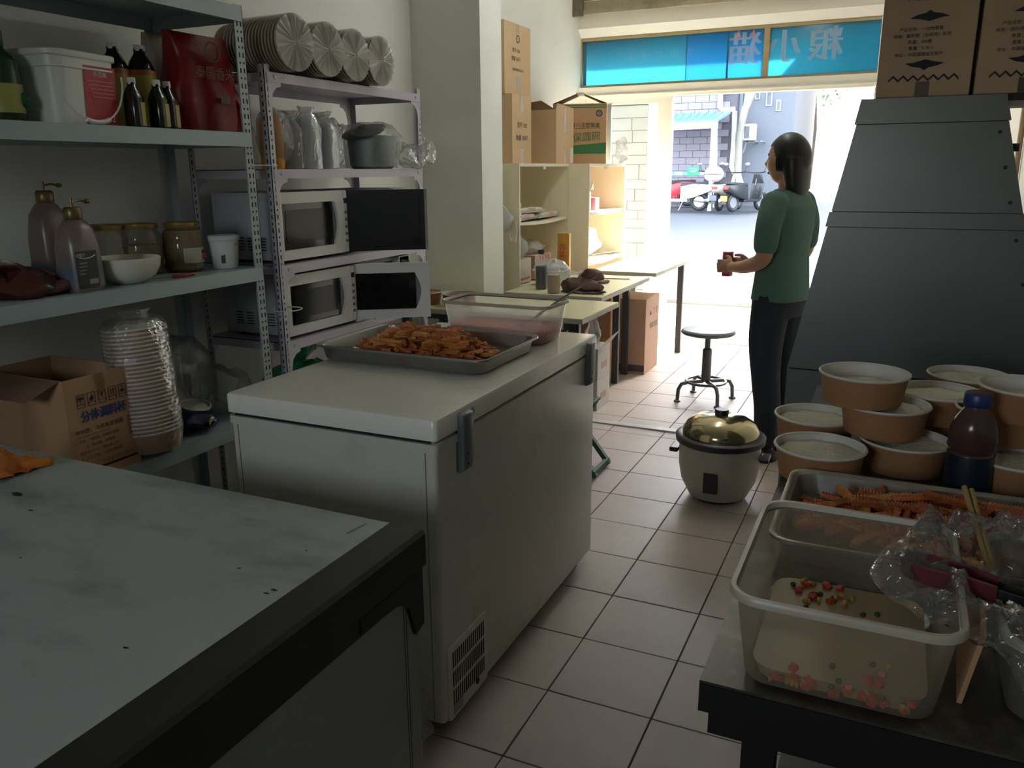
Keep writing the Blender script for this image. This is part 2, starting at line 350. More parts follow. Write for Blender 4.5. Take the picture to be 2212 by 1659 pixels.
# ------------------------------------------------------------------ street outside
GS = .02
def gz(y): return max(0, (y - 8.0)) * GS
m_road = M('road', '4b5157', .8, var=.12, scale=2.5, bump=.1, bscale=30, dirt='43474c', dirt_amt=.4, dirt_scale=.5)
m_pave = M('pavement', '75736d', .8, var=.1, scale=4)
MB().loft([[(-60, YF + .42, -.02), (60, YF + .42, -.02)], [(-60, 9.2, -.01), (60, 9.2, -.01)]], False, False, close=False).build('pavement', m_pave, kind='structure')
MB().loft([[(-60, 9.2, -.04), (60, 9.2, -.04)], [(-60, 60, gz(60)), (60, 60, gz(60))]], False, False, close=False).build('road', m_road, kind='structure')
MB().box(-60, 60, 9.1, 9.25, -.05, .03).build('kerb', M('kerb_stone', 'a7a59d', .8, var=.1), kind='structure')
# stone-clad pier on the left of the entrance
m_stone = M('cladding_stone', '63665a', .85, var=.2, scale=5, bump=.5, bscale=14)
m_joint = M('cladding_joint', '3d3f37', .9, var=.1)
def pier(name, x0, x1, y0, y1, z1):
    w = MB().box(x0, x1, y0 + .03, y1, -.05, z1).build(name, m_joint, kind='structure')
    MB().box(x1, x1 + .012, y0, y1, -.05, z1).build('side_render', M('pier_render', 'd8d6c8', .8, var=.05), w)
    rr = random.Random(5); z = 0
    while z < z1 - .02:
        h = rr.choice((.09, .12, .15)); h = min(h, z1 - z); x = x0 - rr.uniform(0, .25)
        while x < x1:
            l = rr.choice((.22, .34, .46, .1)); a, b = max(x, x0), min(x + l, x1)
            if b - a > .02: MB().box(a + .003, b - .003, y0 + rr.uniform(-.014, .012), y0 + .035, z + .003, z + h - .003).build('stone', m_stone, w)
            x += l
        z += h
pr_x = Py(1399, 300, 8.25).x
pier('wall_outer_pier', pr_x - .95, pr_x, 8.25, 8.75, 2.75)
MB().box(-.30, .9, 7.95, 8.6, -.05, 2.9).build('wall_sun_blocker', m_joint, kind='structure')  # unseen wall added to trim the sun patch coming through the door
MB().box(-3.4, .9, 7.2, 7.75, 2.75, 2.95).build('canopy_slab', M('canopy_white', 'd5d5cf', .8, var=.05), kind='structure')
# block building over the road
BY = 26.0
m_block = M('block_wall', '837f88', .85, var=.12, scale=6); m_mort = M('block_mortar', '5a575e', .9, var=.1)
bxr = Py(1588, 300, BY).x
bb = MB().box(-30, bxr, BY + .02, BY + 9, 0, 7.6).build('block_building', m_mort)
bb['label'] = 'grey block-walled building across the road behind the bicycle shed'; bb['category'] = 'building'
bw_, bh_ = .42, .2
bme = MB().box(.006, bw_ - .006, -.012, .03, .006, bh_ - .006).mesh('block', m_block)
xl_ = Py(1440, 300, BY).x; r_ = 0; z = .2
while z < 4.4:
    x = xl_ - (.21 if r_ % 2 else 0)
    while x < bxr - bw_:
        link('block', bme, bb, (x, BY, z)); x += bw_
    z += bh_; r_ += 1
m_pipe = M('pipe_white', 'd5d8dc', .4, var=.04)
dp = thing('drain_pipe', 'white drain pipe with a sideways bend on the block building', 'drain pipe', (0, BY - .12, 0))
pA = [Py(x, y, BY - .12) for x, y in ((1556, 190), (1556, 232), (1562, 238), (1588, 236))]
MB().tube([(p.x, 0, p.z) for p in pA], .075, 10).build('upper_pipe', m_pipe, dp)
pB = [Py(x, y, BY - .12) for x, y in ((1587, 240), (1584, 320), (1580, 360), (1586, 374))]
MB().tube([(p.x, 0, p.z) for p in pB], .07, 10).build('lower_pipe', m_pipe, dp)
# shed
sy = 23.6; sh = thing('bicycle_shed', 'bicycle shed with sloping blue sheet roof and white posts', 'shed', (0, sy, gz(sy)))
def sl(x, y, Y): p = Py(x, y, Y); return (p.x, p.y - sy, p.z - gz(sy))
a, b, c, d = sl(1380, 272, sy), sl(1551, 262, sy), sl(1578, 246, BY - .3), sl(1380, 253, BY - .3)
rf = MB().loft([[a, b, c, d], [tuple(Vector(p) + Vector((0, 0, .06))) for p in (a, b, c, d)]]).build('roof', M('roof_blue', '5f93d6', .4, var=.08), sh)
for k in range(12):
    t = k / 12; p0 = Vector(a).lerp(Vector(b), t); p1 = Vector(d).lerp(Vector(c), t); MB().bar(p0 + Vector((0, 0, .07)), p1 + Vector((0, 0, .07)), .05, .04).build('roof_rib', MATS['roof_blue'], rf)
MB().bar(Vector(a) - Vector((0, 0, .08)), Vector(b) - Vector((0, 0, .08)), .06, .18).build('fascia', m_pipe, sh)
for px in (1541, 1395):
    t_ = sl(px, 268, sy); MB().bar((t_[0], .05, 0), (t_[0], .05, t_[2] - .1), .1).build('post', m_pipe, sh)
MB().tube([(sl(1547, 270, sy)[0], 0, sl(1547, 270, sy)[2]), (sl(1546, 280, sy)[0], 0, sl(1546, 280, sy)[2]), (sl(1541, 290, sy)[0] + .14, 0, .1)], .05, 8).build('gutter_pipe', m_pipe, sh)
# neighbour building in the gap, air conditioner, sign, tree
NX0, NX1, NY = Py(1601, 300, 26.6).x, Py(1712, 300, 26.6).x, 26.6
nb = MB().box(NX0, NX1, NY, NY + 6, 0, 9).build('pale_building', M('pale_render', '6c727a', .85, var=.06))
nb['label'] = 'pale rendered building with small windows past the white drain pipe'; nb['category'] = 'building'
for (x, y, w, h) in ((1637, 205, 10, 20), (1662, 212, 12, 34), (1682, 228, 10, 24)):
    p, q = Py(x - w / 2, y - h / 2, NY), Py(x + w / 2, y + h / 2, NY); f_ = MB().box(p.x, q.x, NY - .03, NY + .01, q.z, p.z).build('window', M('win_frame_far', '8b939c', .5), nb)
    MB().box(p.x + .04, q.x - .04, NY - .035, NY - .028, q.z + .04, p.z - .04).build('pane', M('far_pane', '4f5862', .2), f_)
aY = 25.6; p, q = Py(1605, 268, aY), Py(1630, 303, aY)
ac = thing('air_conditioner', 'boxy outdoor air conditioner on a bracket beside the drain pipe', 'air conditioner', (p.x, aY, q.z))
MB().box(0, q.x - p.x, 0, .3, 0, p.z - q.z).build('case', M('ac_white', 'd3d6d8', .5), ac, bevel=.02)
MB().box(.05, (q.x - p.x) * .55, -.012, 0, .06, p.z - q.z - .06).build('grille', M('ac_grille', '5b6066', .6), ac)
MB().bar((0, .3, -.35), (.1, .3, 0), .04).bar((0, .3, 0), (q.x - p.x, .3, -.02), .04).bar((.3, .3, -.02), (.3, .998, -.02), .04).bar((.5, .3, -.02), (.5, .998, -.02), .04).build('bracket', M('ac_bracket', '80878c', .5), ac)
MB().box(bxr + .01, NX0 - .01, 26.3, 27.0, 0, 8).build('alley_wall', M('alley_render', '7f8891', .85, var=.1), kind='structure')
sg = thing('green_notice_board', 'small green notice board with white writing on the shed wall', 'sign', (Py(1498, 360, BY - .04).x, BY - .045, Py(1498, 370, BY - .04).z))
MB().box(-.19, .19, 0, .03, -.1, .14).build('board', M('sign_green', '2f9a78', .5), sg)
for k in range(3): MB().box(-.14 + .03 * k, .14 - .02 * k, -.006, 0, .08 - .05 * k, .095 - .05 * k).build('text_line', M('sign_print', 'd5ece2', .5), sg)
bn = thing('long_green_banner', 'long low green and white banner under the notice board', 'banner', (Py(1490, 372, BY - .03).x, BY - .034, Py(1490, 374, BY - .03).z))
MB().box(-.9, .55, 0, .02, -.07, .05).build('cloth', M('banner_green', '6fae93', .7), bn); 
for x in (-.45, .3): MB().box(x, x + .22, -.006, 0, -.06, .04).build('white_panel', M('banner_white', 'dfe3df', .7), bn)
tr_ = thing('street_tree', 'leafy green street tree at the far end of the alley', 'tree', (Py(1760, 215, 38).x, 38, gz(38)))
MB().tube([(0, 0, 0), (.1, 0, 2.5), (0, 0, 4)], [.16, .12, .08], 8).build('trunk', M('bark', '6d6257', .9), tr_)
lf = MB(); rr = random.Random(3)
for k in range(900):
    v = Vector((rr.gauss(0, 1), rr.gauss(0, 1), rr.gauss(0, .8))); v = v.normalized() * rr.uniform(.4, 1.9); c_ = Vector((0, 0, 4.8)) + v; s_ = .12
    a_ = Vector((rr.gauss(0, 1), rr.gauss(0, 1), rr.gauss(0, 1))).normalized(); b_ = a_.orthogonal().normalized()
    lf.add([c_ - a_ * s_, c_ + b_ * s_ * .5, c_ + a_ * s_, c_ - b_ * s_ * .5], [(0, 1, 2, 3)])
lf.build('foliage', M('leaf_green', '7c9a6a', .6, var=.3), tr_, kind='stuff')
fb = MB().box(-.6, 30, 28, 38, 0, 11.5).build('shade_building', M('shade_building_render', '8f9194', .85, var=.06), kind='structure')  # unseen building added so that its shadow covers the street
pt_ = thing('plane_tree', 'pale mottled tree trunk leaning beside the drain pipe', 'tree', (Py(1590, 440, 25.5).x, 25.5, gz(25.5)))
_tp = [Py(x, y, 25.5) - pt_.location for x, y in ((1590, 441), (1594, 360), (1597, 290), (1610, 235), (1632, 190), (1648, 150))]
MB().tube(_tp, [.13, .11, .1, .1, .09, .08], 12).crumple(.02, 4).build('trunk', M('bark_pale', '8f8b82', .8, var=.25, scale=3), pt_, smooth=True)
MB().tube([_tp[3], _tp[3] + Vector((.05, 0, .5)), _tp[3] + Vector((.0, 0, 1.4))], [.08, .07, .05], 10).build('branch', MATS['bark_pale'], pt_, smooth=True)
for i in range(6):
    for j in range(3): MB().box(1 + 3 * i, 2.4 + 3 * i, 27.95, 28, 1 + 3.2 * j, 2.8 + 3.2 * j).build('window', MATS['far_pane'], fb)
# scooters
def scooter(label, x, y, rz, col, box=True, plate=None, lamp='d23a30'):
    s = thing('scooter', label, 'scooter', (x, y, gz(y)), rz, 'scooters parked by the bicycle shed')
    mb_ = M('scooter_' + col, col, .3, var=.05); blk = M('scooter_black', '26282b', .5, var=.1); chrome = M('scooter_chrome', 'b7bcc0', .25, .8)
    for wx in (-.62, .62):
        w = MB().ring(.2, .055, 0, n=22, m=8).xf(TR(wx, 0, .255) @ Matrix.Rotation(PI / 2, 4, 'X')).build('wheel', blk, s, smooth=True)
        MB().lathe([(.15, -.03), (.15, .03)], 14).xf(TR(wx, 0, .255) @ Matrix.Rotation(PI / 2, 4, 'X')).build('hub', chrome, w)
    MB().loft([[(-.95, sgn * .0 + yy, zz) for yy, zz in ((-.1, .55), (.1, .55), (.12, .72), (-.12, .72))] for sgn in (0,)] + [[(-.45, yy, zz) for yy, zz in ((-.17, .36), (.17, .36), (.18, .74), (-.18, .74))], [(-.1, yy, zz) for yy, zz in ((-.15, .3), (.15, .3), (.12, .68), (-.12, .68))]]).build('rear_body', mb_, s, smooth=True, bevel=.04)
    MB().box(-.3, .42, -.15, .15, .26, .33).build('footboard', mb_, s, bevel=.02)
    MB().loft([[(.36, yy, .3) for yy in (-.18, .18)] + [(.42, yy, .3) for yy in (.18, -.18)], [(.48, yy, .75) for yy in (-.2, .2)] + [(.56, yy, .75) for yy in (.16, -.16)], [(.4, yy, 1.0) for yy in (-.1, .1)] + [(.5, yy, 1.0) for yy in (.1, -.1)]]).build('leg_shield', mb_, s, smooth=True, bevel=.02)
    MB().loft([[(px_, yy, zz) for yy, zz in ((-.07, .44), (.07, .44), (.05, .5), (-.05, .5))] for px_ in (.4, .62, .84)]).build('front_fender', mb_, s, bevel=.02)
    MB().tube([(.6, .1, .26), (.5, .1, .6), (.44, 0, 1.0)], .022, 6).tube([(.6, -.1, .26), (.5, -.1, .6)], .022, 6).build('fork', chrome, s)
    MB().loft([[(-.85, yy, .73) for yy in (-.12, .12)] + [(-.85, yy, .8) for yy in (.1, -.1)], [(-.1, yy, .68) for yy in (-.12, .12)] + [(-.1, yy, .77) for yy in (.1, -.1)]]).build('seat', blk, s, bevel=.03)
    hb = MB().tube([(.32, -.34, 1.06), (.42, -.12, 1.03), (.42, .12, 1.03), (.32, .34, 1.06)], .018, 6).build('handlebar', blk, s)
    for sg_ in (-1, 1):
        MB().tube([(.38, sg_ * .24, 1.05), (.4, sg_ * .3, 1.22)], .008, 5).build('mirror_stem', blk, hb)
        MB().ball((.4, sg_ * .32, 1.26), (.015, .07, .05), 10, 6).build('mirror', chrome, hb, smooth=True)
    MB().ball((.54, 0, .93), (.05, .08, .07), 12, 8).build('headlight', M('lamp_clear', 'd8dde0', .15), s, smooth=True)
    MB().box(-.985, -.93, -.08, .08, .6, .68).build('tail_light', M('tail_' + lamp, lamp, .25), s, bevel=.015)
    MB().loft([[(-.8, yy, .5) for yy in (-.06, .06)], [(-.98, yy, .4) for yy in (-.07, .07)], [(-1.02, yy, .22) for yy in (-.07, .07)]], False, False, close=False).build('mudguard', blk, s)
    if plate: MB().box(-1.03, -1.01, -.1, .1, .3, .44).build('number_plate', M('plate_' + plate, plate, .5), s)
    MB().tube([(-.5, .16, .3), (-.75, .18, .28), (-.95, .18, .32)], [.03, .05, .045], 8).build('muffler', chrome, s)
    MB().tube([(-.2, .14, .3), (-.1, .3, .02)], .014, 5).build('side_stand', chrome, s)
    if box:
        tb = MB().ball((-.92, 0, 1.0), (.2, .22, .2), 14, 10).build('top_box', mb_, s, smooth=True); MB().ring(.205, .012, 1.0, cx=-.92).build('top_box_seam', blk, tb)
    return s
p = Pz(1462, 446, gz(24.5)); p = Py(1466, 440, 24.2)
scooter('white motor scooter with a round white top box by the bicycle shed', Py(1462, 440, 23.5).x, 23.5, math.radians(185), 'dfe2e3')
scooter('dark motor scooter parked behind the white shed post', Py(1530, 440, 25.0).x, 25.0, math.radians(100), '3a3e44', box=False)
scooter('cream scooter with a red tail light and dark plate by the shed post', Py(1574, 440, 23.9).x, 23.9, math.radians(76), 'c9c6b8', box=True, plate='5a6070')
scooter('black scooter with a yellow number plate parked past the cream one', Py(1612, 440, 23.6).x, 23.6, math.radians(64), '2a2d31', box=False, plate='e0b848')
scooter('red scooter half hidden behind the white scooter', Py(1440, 440, 25.4).x, 25.4, math.radians(200), 'b83440', box=False)
# ------------------------------------------------------------------ storage racks along the left wall
XF = -2.10
m_gsteel = M('rack_grey', 'a3b2b4', .42, .15, var=.06, scale=4); m_gpost = M('rack_post_grey', 'a3abac', .42, .2, var=.07, scale=5)
m_psteel = M('rack_lilac', 'c2bac8', .4, .15, var=.07, scale=5); m_ppost = M('rack_post_lilac', 'bcbbc2', .4, .2, var=.06)
m_hole = M('slot_dark', '1d1e1f', .8, var=.1)
def rack(name, label, y0, y1, depth, top, shelves, bh, m_beam, m_post, pw, lip, pairs):
    r = thing(name, label, 'storage rack', (XF, y0, 0)); L = y1 - y0
    for yy, sy_ in ((0, 1), (L, -1)):
        for xx, sx_ in ((0, -1), (-depth, 1)):
            p = MB().box(min(xx, xx + sx_ * .0025), max(xx, xx + sx_ * .0025), min(yy, yy + sy_ * pw), max(yy, yy + sy_ * pw), 0, top)
            p.box(min(xx, xx + sx_ * pw), max(xx, xx + sx_ * pw), min(yy, yy + sy_ * .0025), max(yy, yy + sy_ * .0025), 0, top)
            po = p.build('post', m_post, r)
            h = MB(); z = .04
            while z < top - .02:
                k = int(round(z / .025)) % 2
                sl_ = .007 if k else .016
                for f in ((.3, .7) if pairs else (.5,)):
                    c = yy + sy_ * pw * f; e = .0006
                    if sx_ < 0: h.box(xx, xx + e, c - .0028, c + .0028, z - sl_ / 2, z + sl_ / 2)
                    c = xx + sx_ * pw * f
                    h.box(c - .0028, c + .0028, (yy - e) if sy_ > 0 else yy, yy if sy_ > 0 else yy + e, z - sl_ / 2, z + sl_ / 2)
                z += .025
            h.build('slots', m_hole, po, kind='stuff')
    for z in shelves:
        s = MB().box(-depth + .004, -.004, .004, L - .004, z - .003, z).build('shelf', m_beam, r)
        b = MB().box(-.003, lip, pw * .35, L - pw * .35, z - bh, z).box(-.012, -.003, pw, L - pw, z - bh, z - bh + .003)
        b.build('front_beam', m_beam, s)
        MB().box(-depth, -depth + .004, .01, L - .01, z - bh, z).build('rear_beam', m_beam, s)
        for yy in (.004, L - .007): MB().box(-depth + .004, -.004, yy, yy + .003, z - bh, z).build('end_beam', m_beam, s)
        if not pairs:
            for yy, sy_ in ((pw * .5, 1), (L - pw * .5, -1)):
                for sx_, xx in ((-1, 0), (1, -depth)):
                    pts = [(0, 0), (.07, 0)] + [(.07 - .055 * math.sin(a), -.055 + .055 * math.cos(a) - .012) for a in (0, .5, 1.0, PI / 2)] + [(0.012, -.085), (0, -.085)]
                    poly = [(yy + sy_ * u, z - bh + w) for u, w in pts]
                    MB().loft([[(xx - .002, u, w) for u, w in poly], [(xx + .001, u, w) for u, w in poly]]).build('gusset', m_beam, s)
            for yy in (pw + .02, L - pw - .02): MB().lathe([(.006, 0), (.005, .004)], 10).xf(TR(lip, yy, z - bh / 2) @ Matrix.Rotation(PI / 2, 4, 'Y')).build('bolt', M('bolt_zinc', 'b5b8b6', .3, .8), s)
    return r
GS2, GS3, GS4, GS1 = 1.586, 1.117, .566, 1.995
GY1 = 2.345; GY0 = GY1 - 1.5
rack('grey_storage_rack', 'grey steel storage rack with pale blue beams holding bottles and jars', GY0, GY1, .42, 2.0, (GS1, GS2, GS3, GS4, .12), .048, m_gsteel, m_gpost, .042, .006, True)
PS = (1.80, 1.462, 1.108, .812, .42, .1)
PY0, PY1 = 2.43, 3.50
rack('lilac_storage_rack', 'lilac angle-steel rack holding four microwaves', PY0, PY1, .40, 1.825, PS, .034, m_psteel, m_ppost, .03, .004, False)
zt_ = thing('wire_tie_loop', 'white wire tie looped around the lilac rack post', 'wire tie', (XF, PY0, .945))
MB().ring(.055, .0022, 0, cx=.015, cy=.01, n=24, m=6).build('loop', M('tie_white', 'c9c8c0', .4), zt_)
zt2 = thing('wire_tie_band', 'thin wire tie band joining the two rack posts', 'wire tie', (XF, (PY0 + GY1) / 2, 1.475))
MB().tube([(.006, -.06, 0), (.008, 0, .001), (.006, .07, 0)], .002, 6).build('band', MATS['tie_white'], zt2)

# ------------------------------------------------------------------ containers helpers
def bottle(name, label, loc, prof, mat, cap=None, cap_mat=None, lab=None, lab_mat=None, n=20, sq=None, group=None, rz=0, cat='bottle', prints=()):
    """prof: (radius, z) list; cap: (r, z0, z1); lab: (z0, z1) wrapped label"""
    t = thing(name, label, cat, loc, rz, group)
    def sect(pr):
        if sq is None: return MB().lathe(pr, n)
        return MB().rloft([(2 * r, 2 * r * sq, min(r, r * sq) * .55, z) for r, z in pr], n=4)
    sect(prof).build('body', mat, t, smooth=True)
    if cap: MB().lathe([(cap[0] * .96, cap[1]), (cap[0], cap[1] + .003), (cap[0], cap[2] - .003), (cap[0] * .92, cap[2])], 18).build('cap', cap_mat, t, smooth=True)
    if lab:
        pr = []
        zs = np.linspace(lab[0], lab[1], 5); rs = np.interp(zs, [z for r, z in prof], [r for r, z in prof])
        if sq is None: MB().lathe([(r + .0012, z) for r, z in zip(rs, zs)], n, cap0=False, cap1=False).build('label', lab_mat, t, smooth=True)
        else: MB().rloft([(2 * r + .0024, 2 * r * sq + .0024, min(r, r * sq) * .55, z) for r, z in zip(rs, zs)], n=4, cap0=False, cap1=False).build('label', lab_mat, t, smooth=True)
    return t
def prof_bottle(R, H, neck, shoulder=.72, nz=.9): return [(R * .9, 0), (R, .01), (R, H * shoulder * .55), (R, H * shoulder), (R * .8, H * (shoulder + .07)), (neck * 1.15, H * nz * .965), (neck, H * nz), (neck, H * .95)]
def bag(name, label, loc, size, mat, amp=.03, freq=9, seed=1., group=None, cat='plastic bag', knot=True, rz=0.):
    t = thing(name, label, cat, loc, rz, group); sx, sy, sz = size
    m = MB().ball((0, 0, sz * .46), (sx / 2, sy / 2, sz * .46), 26, 18).crumple(amp, freq, seed, zmin=0.002)
    m.build('film', mat, t, smooth=60)
    if knot:
        k = MB().loft([[(rr_ * math.cos(a), rr_ * math.sin(a), z) for a in [2 * PI * i / 12 for i in range(12)]] for rr_, z in ((sx * .14, sz * .86), (sx * .05, sz * .95), (sx * .16, sz * 1.12), (sx * .2, sz * 1.2))], False, False).crumple(amp * .8, freq * 2, seed + 1)
        k.build('gathered_neck', mat, t, smooth=60)
    return t
f_clear = film('bag_clear', (.9, .92, .92), haze=.18, gloss=.8, rough=.1, bump=.9, bscale=22)
f_hazy = film('bag_hazy', (.85, .87, .88), haze=.5, gloss=.4, rough=.18, bump=.8, bscale=16)
f_white = film('bag_white', (.92, .92, .9), haze=.8, gloss=.25, rough=.25, bump=.5, bscale=14)
f_dark = film('bag_smoke', (.75, .76, .74), haze=.12, gloss=.8, rough=.1, bump=1., bscale=14, tint=(.95, .96, .95))
f_green = film('bag_green', (.08, .42, .26), haze=.75, gloss=.5, rough=.2, bump=.8, bscale=16, tint=(.4, .9, .65))
f_wrap = film('wrap_tight', (.95, .95, .92), haze=.12, gloss=.5, rough=.08, bump=.5, bscale=30)
m_white = M('plastic_white', 'd8dad6', .35, var=.04); m_cap_w = M('cap_white', 'cfcfc8', .4, var=.05)
m_print = M('print_black', '2a2622', .7, var=.1); m_kraft = M('cardboard', 'b8916a', .85, var=.1, scale=7, bump=.05, bscale=80)
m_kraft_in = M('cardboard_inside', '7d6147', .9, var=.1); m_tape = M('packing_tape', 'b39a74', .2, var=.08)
m_red = M('label_red', 'b01c26', .45, var=.08)

# ---- grey rack, upper shelf
zs = GS2 + .001
def on2(px, py=280): return Px(px, py, XF - .1)
def spot(px, dx, z): # pixel column on a shelf at distance dx behind the rack front
    return Px(px, 300, XF - dx).y
m_soap = M('soap_green', '1f3a22', .15, var=.2); m_capg = M('cap_green', '0f3d24', .4)
b_ = bottle('dish_soap_bottle', 'dark green dish soap bottle with green cap and pale label', (XF - .14, spot(22, .14, 0), zs), prof_bottle(.048, .235, .016, .66, .84), m_soap, (.018, .196, .236), m_capg, (.025, .1), M('soap_label', '9a9c4c', .5, var=.3, scale=14))
MB().ball((.034, .03, .06), (.018, .02, .022), 10, 8).build('label_motif', M('soap_motif', '1c5a2a', .5), b_)
bottle('cooking_oil_bottle', 'squat green bottle with orange neck band beside the soap bottle', (XF - .24, spot(-30, .24, 0), zs), prof_bottle(.05, .23, .016, .66, .86), m_soap, (.018, .2, .23), M('cap_orange', 'a8631c', .4), (.03, .11), MATS['soap_label'])
# white bucket
yb = spot(146, .16, 0)
bk = thing('plastic_bucket', 'square white plastic bucket with a red label and wire handle', 'bucket', (XF - .15, yb, zs), .12)
W, D_, H = .195, .24, .2
body = MB().rloft([(W * .88, D_ * .88, .035, 0), (W * .97, D_ * .97, .04, H * .76), (W * 1.02, D_ * 1.02, .04, H * .765), (W * 1.02, D_ * 1.02, .04, H * .79), (W * .985, D_ * .985, .04, H * .795), (W, D_, .04, H * .93)]).build('body', m_white, bk, smooth=True)
MB().rloft([(W * 1.05, D_ * 1.05, .045, H * .91), (W * 1.07, D_ * 1.07, .045, H * .925), (W * 1.07, D_ * 1.07, .045, H * .985), (W * 1.03, D_ * 1.03, .04, H), (W * .9, D_ * .9, .04, H), (W * .88, D_ * .88, .035, H * .985)]).build('lid', m_white, bk, smooth=True)
ins = lambda z: W / 2 * (.88 + .09 * z / (H * .76)) + .0015
lb = MB().loft([[(ins(z), y, z) for y in (-.015, .105)] for z in (.004, .165)], False, False, close=False).build('label', m_red, bk)
lettering('乐百味', lb, m_cap_w, (ins(.14) + .001, .045, .142), (0, 1, 0), (0, 0, 1), .017)
for k in range(5): MB().box(ins(.07), ins(.07) + .004, -.005 + .004 * k, .095, .122 - .011 * k, .126 - .011 * k).build('text_line', M('label_text', 'c4635f', .6), lb)
lettering('2', lb, m_cap_w, (ins(.02) + .002, .085, .022), (0, 1, 0), (0, 0, 1), .028)
hp = [(0, -D_ * .53 * math.cos(a) , 0) for a in np.linspace(0, PI, 18)]
hd = MB().tube([(W * .505 + .012 * math.sin(a), -D_ * .53 * math.cos(a), H * .72 - .135 * math.sin(a)) for a in np.linspace(0, PI, 20)], .0028, 6).build('handle', m_white, bk, smooth=True)
MB().tube([(W * .505 + .013, -D_ * .53 * math.cos(a), H * .72 - .136 * math.sin(a)) for a in np.linspace(1.25, 1.95, 6)], .007, 8).build('grip', m_white, hd, smooth=True)
# tall bottles and small dark bottles
m_oil = M('sauce_dark', '141310', .15, var=.2); m_ylab = M('label_yellow', 'a8963a', .5, var=.15, scale=20)
for px, dx, lab in ((266, .20, 'tall dark bottle with yellow label and white cap next to the bucket'), (322, .17, 'tall dark bottle with yellow label and white cap behind small bottles')):
    t = bottle('vinegar_bottle', lab, (XF - dx, spot(px, dx, 0), zs), [(.036, 0), (.038, .01), (.038, .185), (.03, .21), (.016, .235), (.015, .25)], m_oil, (.017, .243, .262), m_cap_w, (.01, .182), m_ylab, sq=1.0, rz=.5)
    MB().rloft([(.0786, .0786, .021, .168), (.0786, .0786, .021, .184)], n=4, cap0=False, cap1=False).build('label_band', M('label_orange', 'b0662a', .5), t)
for px, dx, lab in ((298, .06, 'small dark soy bottle standing apart from the pair of small ones'), (350, .05, 'small dark soy bottle with yellow strip, one of a touching pair'), (372, .06, 'small dark soy bottle nearest the red bag')):
    t = bottle('soy_bottle', lab, (XF - dx, spot(px, dx, 0), zs), [(.024, 0), (.0255, .006), (.0255, .085), (.022, .1), (.012, .122), (.011, .132)], m_oil, (.0125, .126, .146), m_cap_w, sq=1., rz=.25, group='small dark soy bottles')
    MB().box(.0257, .0268, -.004, .016, .006, .075).build('label', m_ylab, t)
# red sack and white sack behind it
def sack(name, label, loc, w, d, h, mat, seed, rz=0, top=.04):
    t = thing(name, label, 'bag', loc, rz); lv = []
    for k in range(13):
        u = k / 12; z = h * u; pinch = 1 - (u ** 4) * .75; ww = w * (1 - .08 * u) * (1 - .05 * math.cos(u * 9)); lv.append((d * max(.12, pinch), ww, min(d * .3 * pinch, .06), z))
    MB().rloft(lv, n=6).crumple(.012, 7, seed, zmin=0).crumple(.006, 22, seed + 2, zmin=0).build('sack', mat, t, smooth=50); return t
m_rbag = M('bag_red', '8e1219', .32, var=.15, scale=5, bump=.4, bscale=12)
rs = sack('red_rice_bag', 'crumpled red plastic rice bag with a round emblem at the rack end', (XF - .17, spot(440, .17, 0) + .0, zs), .27, .15, .325, m_rbag, 3.)
m_gold = M('emblem_gold', 'a07c5c', .5)
MB().ring(.032, .003, 0, n=24, m=6).xf(TR(.088, -.01, .262) @ Matrix.Rotation(PI / 2, 4, 'Y')).build('emblem_ring', m_gold, rs)
lettering('状元', rs, m_gold, (.092, -.01, .262), (0, 1, 0), (0, 0, 1), .026)
lettering('泰国香米', rs, m_gold, (.092, -.01, .19), (0, 1, 0), (0, 0, 1), .045)
MB().box(.088, .0905, .012, .05, .098, .122).build('barcode_label', M('barcode', '8d7f78', .6), rs)
MB().loft([[(.07, .1, .13), (.06, .13, .13)], [(.09, .115, .05), (.08, .135, .055)], [(.12, .13, .004), (.1, .155, .006)]], False, False, close=False).build('torn_flap', m_rbag, rs)
sack('cream_sack', 'cream sack standing behind the red rice bag', (XF - .32, spot(405, .3, 0), zs), .27, .1, .335, M('sack_cream', 'c2baa4', .8, var=.08, bump=.4, bscale=14), 5.)
bottle('orange_drink_bottle', 'small orange bottle standing behind the grey rack end post', (XF - .2, spot(528, .2, 0) - .03, GS2 + .001), prof_bottle(.02, .12, .009, .6, .86), M('juice_orange', 'a6562a', .3), (.01, .108, .125), m_cap_w)
# top shelf basin rim
tb_ = thing('plastic_basin', 'dark plastic basin on the top shelf of the grey rack', 'basin', (XF - .2, 1.75, GS1 + .001))
MB().lathe([(.12, 0), (.16, .08), (.17, .082), (.165, .078), (.115, .006)], 28, cap1=True).build('basin', M('basin_dark', '3c4648', .5), tb_, smooth=True)
